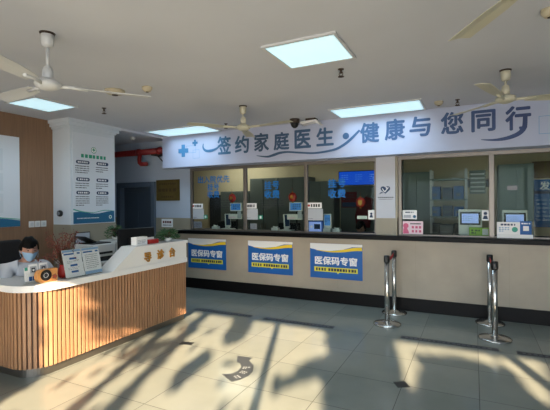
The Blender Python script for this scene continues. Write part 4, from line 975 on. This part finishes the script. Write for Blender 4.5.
# red jacket on a hook
t = thing('hanging_jacket', 'dark red jacket hanging on the office wall behind the third window', 'jacket', (-2.2, 8.9, 1.2))
b = MB().m('maroon'); b.prism([(-.17, 0), (.12, -.02), (.16, .3), (.2, .62), (.05, .68), (-.02, .62), (-.14, .5), (-.2, .25)], XZ(-2.2, 8.98, 1.05), 0, .09); b.build('jacket_body', t)
b = MB().m('steel'); b.cyl((-2.13, 8.99, 1.74), (-2.13, 8.9, 1.76), .012); b.build('hook', t)
person(-1.86, 7.46, math.radians(-90), 'dark haired person bent over the desk behind the third window', 'pale_pink' if False else 'trousers', False, tiltd=32)
chair(-1.86, 7.62, math.radians(-90), 'black office chair under the dark haired person behind the third window', top=1.0)
chair(-3.22, 7.35, math.radians(90), 'black office chair behind the second window from the left', top=1.21)
chair(-4.7, 7.4, math.radians(95), 'black office chair behind the first window from the left', top=1.23)
t = thing('office_desk', 'grey desk below the counter behind the left windows', 'desk', (-3.1, 6.6, 0))
# (the inner worktop is the countertop itself)
bpy.data.objects.remove(t)
# rack and boards behind the right windows
t = thing('storage_rack', 'white rack with blue boxes behind the right windows', 'rack', (-.42, 8.3, 0))
for (x, y) in ((-.72, 8.1), (-.12, 8.1), (-.72, 8.45), (-.12, 8.45)):
    b = MB().m('white'); b.box(x - .02, x + .02, y - .02, y + .02, 0, 2.2); b.build('upright', t)
for z in (.4, .9, 1.3, 1.62, 2.0):
    b = MB().m('office_pale'); b.box(-.74, -.1, 8.08, 8.47, z, z + .025); b.build('shelf', t)
k = 0
for z, hs in ((1.645, .24), (1.325, .2), (.925, .26)):
    for x in (-.66, -.45, -.26):
        b = MB().m(['office_blue', 'navy', 'office_blue'][k % 3] if z > 1.2 else 'office_dark'); b.box(x - .07, x + .1, 8.12, 8.4, z, z + hs * (1 - .1 * (k % 2)), .004); f = XZ(0, 8.12, 0); b.m('office_grey'); b.quad(f, x - .03, x + .05, z + .06, z + .10, .001)
        b.build('storage_box', label=['blue storage box on the upper shelf of the white rack', 'navy storage box on the middle shelf of the white rack', 'dark storage box on the low shelf of the white rack'][[1.645, 1.325, .925].index(z)] + [', left', ', middle', ', right'][k % 3], cat='box', group='boxes on the white rack'); k += 1
t = thing('wall_calendar', 'pale green chart with ruled lines behind the right windows', 'chart', (.0, 8.9, 1.8))
b = MB().m('office_pale'); b.box(-.07, .22, 8.97, 8.995, 1.75, 2.22); f = XZ(0, 8.97, 0); b.m('paper')
for q in range(5): b.quad(f, -.05, .2, 1.79 + q * .085, 1.82 + q * .085, .001)
b.build('sheet', t)
for x, lb in ((-.11, 'small black wall speaker left of the pale green chart'), (.27, 'small black wall speaker right of the pale green chart')):
    b = MB().m('black'); b.box(x - .045, x + .045, 8.88, 8.995, 1.88, 2.04, .006); b.m('dark_ink'); b.disc(XZ(0, 8.88, 0), x, 1.93, .03, .001); b.build('wall_speaker', label=lb, cat='speaker', group='black wall speakers in the office')
b = MB().m('brown_board'); b.box(1.0, 1.75, 8.96, 8.995, 2.02, 2.34); b.m('plaque'); b.box(1.2, 1.22, 8.955, 8.96, 2.02, 2.34); b.build('notice_board', label='brown board high on the office wall behind the rightmost pane', cat='notice board')
b = MB().m('office_blue'); b.box(1.0, 1.85, 8.96, 8.995, 1.1, 2.0); f = XZ(0, 8.96, 0); b.m('paper'); b.text('发', f, 1.2, 1.88, .17, bold=.02, c=.001); b.m('navy'); b.quad(f, 1.0, 1.85, 1.73, 1.79, .001); b.m('line_ink'); b.lines(f, 1.06, 1.8, 1.2, 1.65, 6, .001, .3, 3, .09); b.build('notice_board', label='large blue notice board behind the rightmost pane', cat='notice board')
b = MB().m('pale_pink'); b.box(.56, .72, 8.522, 8.531, 1.80, 1.88); b.build('door_sign', label='small pinkish sign on the pale cabinet behind the rightmost pane', cat='sign')
b = MB().m('lemon'); b.box(.30, .33, 8.97, 8.995, 1.72, 1.88); b.build('wall_tag', label='narrow yellow tag on the office wall right of the black speaker', cat='tag')
t = thing('printer', 'black printer on the counter behind the right windows', 'printer', (-.38, 6.65, 1.095))
b = MB().m('black'); b.box(-.47, -.27, 6.56, 6.78, 1.095, 1.25, .01); b.build('body', t)
b = MB().m('dark_ink'); b.box(-.44, -.30, 6.545, 6.561, 1.13, 1.15); b.build('paper_slot', t)

# ------------------------------------------------------------------ entrance front behind the camera (lets the daylight in)
b = MB().m('white_wall'); b.box(-8.3, 4.6, -2.0, -1.9, 2.62, H); b.box(-8.3, -3.4, -2.0, -1.9, 0, 2.62); b.box(4.0, 4.6, -2.0, -1.9, 0, 2.62); struct(b, 'wall_front', 'entrance wall around the glazed front', 'wall')
d = thing('window_3', 'glazed entrance front with dark metal mullions', 'window', (.55, -1.95, 0), kind='structure')
for x in (-3.35, -2.08, .244, 1.45, 2.9, 4.0):
    b = MB().m('alu'); w = .03 if x == .244 else .05; b.box(x - w, x + w, -1.98, -1.92, 0, 2.62); b.build('mullion', d)
b = MB().m('pave'); b.box(-20, 20, -26, -2.0, -.15, -.05); struct(b, 'ground', 'pale paving outside the entrance', 'ground')

# unseen leaf gobo added outside, shaped by these regions to dapple the lobby floor
LIT = [
 [(1.718, 2.64), (1.8, 2.62), (1.904, 2.576), (1.982, 2.441), (1.839, 2.437), (1.791, 2.443), (1.824, 2.275), (1.693, 2.259), (1.696, 2.198), (1.557, 2.077), (1.567, 2.198)],
 [(1.848, 2.537), (2.278, 2.574), (2.656, 2.577), (2.665, 2.478), (2.585, 2.415), (2.299, 2.457), (1.936, 2.434), (1.808, 2.473)],
 [(2.80, 2.63), (3.215, 2.63), (2.658, 2.123), (2.60, 2.204), (2.65, 2.333), (2.73, 2.505)],
 [(.84, 1.75), (.84, 1.3), (1.1, 1.3), (1.0, 1.6)]]
DARK = [
 [(-4, 1.2), (-2.03, 1.2), (-2.03, 2.7), (-4, 2.7)],
 [(-1.78, 2.12), (-1.55, 2.2), (-1.3, 2.25), (-1.3, 2.7), (-1.78, 2.7)],
 [(-1.35, 1.2), (-1.28, 1.2), (-1.28, 2.7), (-1.35, 2.7)],
 [(-1.04, 1.2), (-.95, 1.2), (-.95, 2.7), (-1.04, 2.7)],
 [(-.48, 2.7), (-.2, 2.7), (-.21, 2.3), (-.34, 2.2), (-.42, 2.22)],
 [(-.60, 1.74), (-.70, 1.85), (-.54, 2.1), (-.46, 2.05)],
 [(.3, 1.88), (.42, 1.94), (.6, 2.03), (.75, 2.06), (.9, 2.08), (.9, 2.25), (.76, 2.19), (.6, 2.13), (.46, 2.0), (.32, 1.95)],
 [(.88, 1.2), (.74, 1.6), (.80, 1.95), (.87, 2.3), (.84, 2.7), (4.5, 2.7), (4.5, 1.2)]]
HALF = [[(-1.79, 1.2), (-.62, 1.2), (-.62, 2.12), (-.8, 2.6), (-.95, 2.6), (-1.2, 2.2), (-1.79, 2.15)], [(-.2, 2.1), (.1, 2.05), (.1, 1.68), (-.15, 1.66), (-.4, 1.8), (-.6, 1.75)], [(-.6, 1.7), (.5, 1.7), (.5, 1.3), (-.6, 1.3)]]
HALF2 = [[(-1.78, 1.9), (-1.1, 1.85), (-1.1, 2.7), (-1.78, 2.7)]]
def inside(p, poly):
    x, y = p; c = False; j = len(poly) - 1
    for i in range(len(poly)):
        (xi, yi), (xj, yj) = poly[i], poly[j]
        if (yi > y) != (yj > y) and x < (xj - xi) * (y - yi) / (yj - yi) + xi: c = not c
        j = i
    return c
SAZ, TEL = math.tan(math.radians(21)), .364
def gobo_tree(cx, u0, u1, label, sd):
    rnd = random.Random(sd); t = thing('gobo_tree', label, 'gobo_tree', (cx, -5.1, -.05))
    b = MB().m('stem'); b.tube([(cx, -5.1, -.05), (cx + .05, -5.1, 1.2), (cx - .03, -5.08, 2.4), (cx, -5.1, 3.6)], .07, 10, .03); b.build('trunk', t)
    lf = MB().m('leaf')
    n = int((u1 - u0) * 2600)
    for k in range(n):
        u = rnd.uniform(u0, u1); z = rnd.uniform(1.35, 2.8)
        ln = rnd.uniform(.05, .085) * (1.8 if u < -2.12 else 1)
        if any(inside((u + a, z + c), q) for q in LIT for a, c in ((0, 0), (ln * .35, 0), (-ln * .35, 0), (0, ln * .35), (0, -ln * .35))): continue
        if not any(inside((u, z), q) for q in DARK) and not (any(inside((u, z), q) for q in HALF2) and rnd.random() < .1) and not (any(inside((u, z), q) for q in HALF) and rnd.random() < .022): continue
        yy = rnd.uniform(-5.6, -4.6); dy = -1.8 - yy
        p = Vector((u + SAZ * dy, yy, z + TEL * dy / math.cos(math.radians(21))))
        a = rnd.uniform(0, PI); d1 = Vector((math.cos(a), rnd.uniform(-.3, .3), math.sin(a))) * ln; d2 = Vector((-math.sin(a), rnd.uniform(-.3, .3), math.cos(a))) * ln * .5
        lf.add([p - d1, p - d2, p + d1, p + d2], [(0, 1, 2, 3)])
    lf.build('foliage', t, kind='stuff')
gobo_tree(2.2, -3.4, 4.2, 'wide leaf gobo added unseen outside the entrance to shape the floor shade', 1)

# ------------------------------------------------------------------ lights
sd = bpy.data.lights.new('sun', 'SUN'); sd.energy = 34; sd.angle = math.radians(.55); sd.color = (1, .75, .49)
so = bpy.data.objects.new('sun', sd); C.objects.link(so)
el = math.atan(.364); az = math.radians(21)
dirv = Vector((-math.sin(az) * math.cos(el), math.cos(az) * math.cos(el), -math.sin(el))); so.rotation_euler = dirv.to_track_quat('-Z', 'Y').to_euler(); so.location = (4, -8, 6)
w = bpy.data.worlds.new('World'); bpy.context.scene.world = w; w.use_nodes = True
bg = w.node_tree.nodes['Background']; bg.inputs[0].default_value = (.80, .91, 1, 1); bg.inputs[1].default_value = 6.3
pl = bpy.data.lights.new('portal', 'AREA'); pl.shape = 'RECTANGLE'; pl.size = 7.4; pl.size_y = 2.62; pl.cycles.is_portal = True
po = bpy.data.objects.new('portal', pl); C.objects.link(po); po.location = (.3, -1.9, 1.31); po.rotation_euler = (-PI / 2, 0, 0); po.rotation_euler = Vector((0, 1, 0)).to_track_quat('-Z', 'Z').to_euler()
def office_fill(x, y, p):  # added fill light without a fixture, brightens the office behind the glass
    a = bpy.data.lights.new('office_fill', 'AREA'); a.shape = 'RECTANGLE'; a.size = 1.2; a.size_y = .3; a.energy = p; a.color = (1, .96, .86)
    o = bpy.data.objects.new('office_fill', a); C.objects.link(o); o.location = (x, y, H - .03)
office_fill(-5.2, 8.3, 20); office_fill(-2.4, 7.9, 2.5); office_fill(.3, 7.7, .8)

# ------------------------------------------------------------------ camera
cd = bpy.data.cameras.new('Camera'); cd.sensor_width = 36; cd.lens = 399.77 / 550 * 36; cd.clip_start = .05
co = bpy.data.objects.new('Camera', cd); C.objects.link(co)
yaw, pitch, roll = .4608, -.005, .0087
fw = Vector((-math.sin(yaw), math.cos(yaw), 0)); rt = Vector((math.cos(yaw), math.sin(yaw), 0)); up = Vector((0, 0, 1))
fw2 = fw * math.cos(pitch) + up * math.sin(pitch); up2 = up * math.cos(pitch) - fw * math.sin(pitch)
r2 = rt * math.cos(roll) - up2 * math.sin(roll); u2 = rt * math.sin(roll) + up2 * math.cos(roll)
co.matrix_world = Matrix(((r2.x, u2.x, -fw2.x, 0), (r2.y, u2.y, -fw2.y, 0), (r2.z, u2.z, -fw2.z, 1.6), (0, 0, 0, 1)))
sc = bpy.context.scene; sc.camera = co
sc.view_settings.view_transform = 'Standard'; sc.view_settings.look = 'None'; sc.view_settings.gamma = 1; sc.view_settings.exposure = 0
try: sc.view_settings.use_curve_mapping = False
except Exception: pass
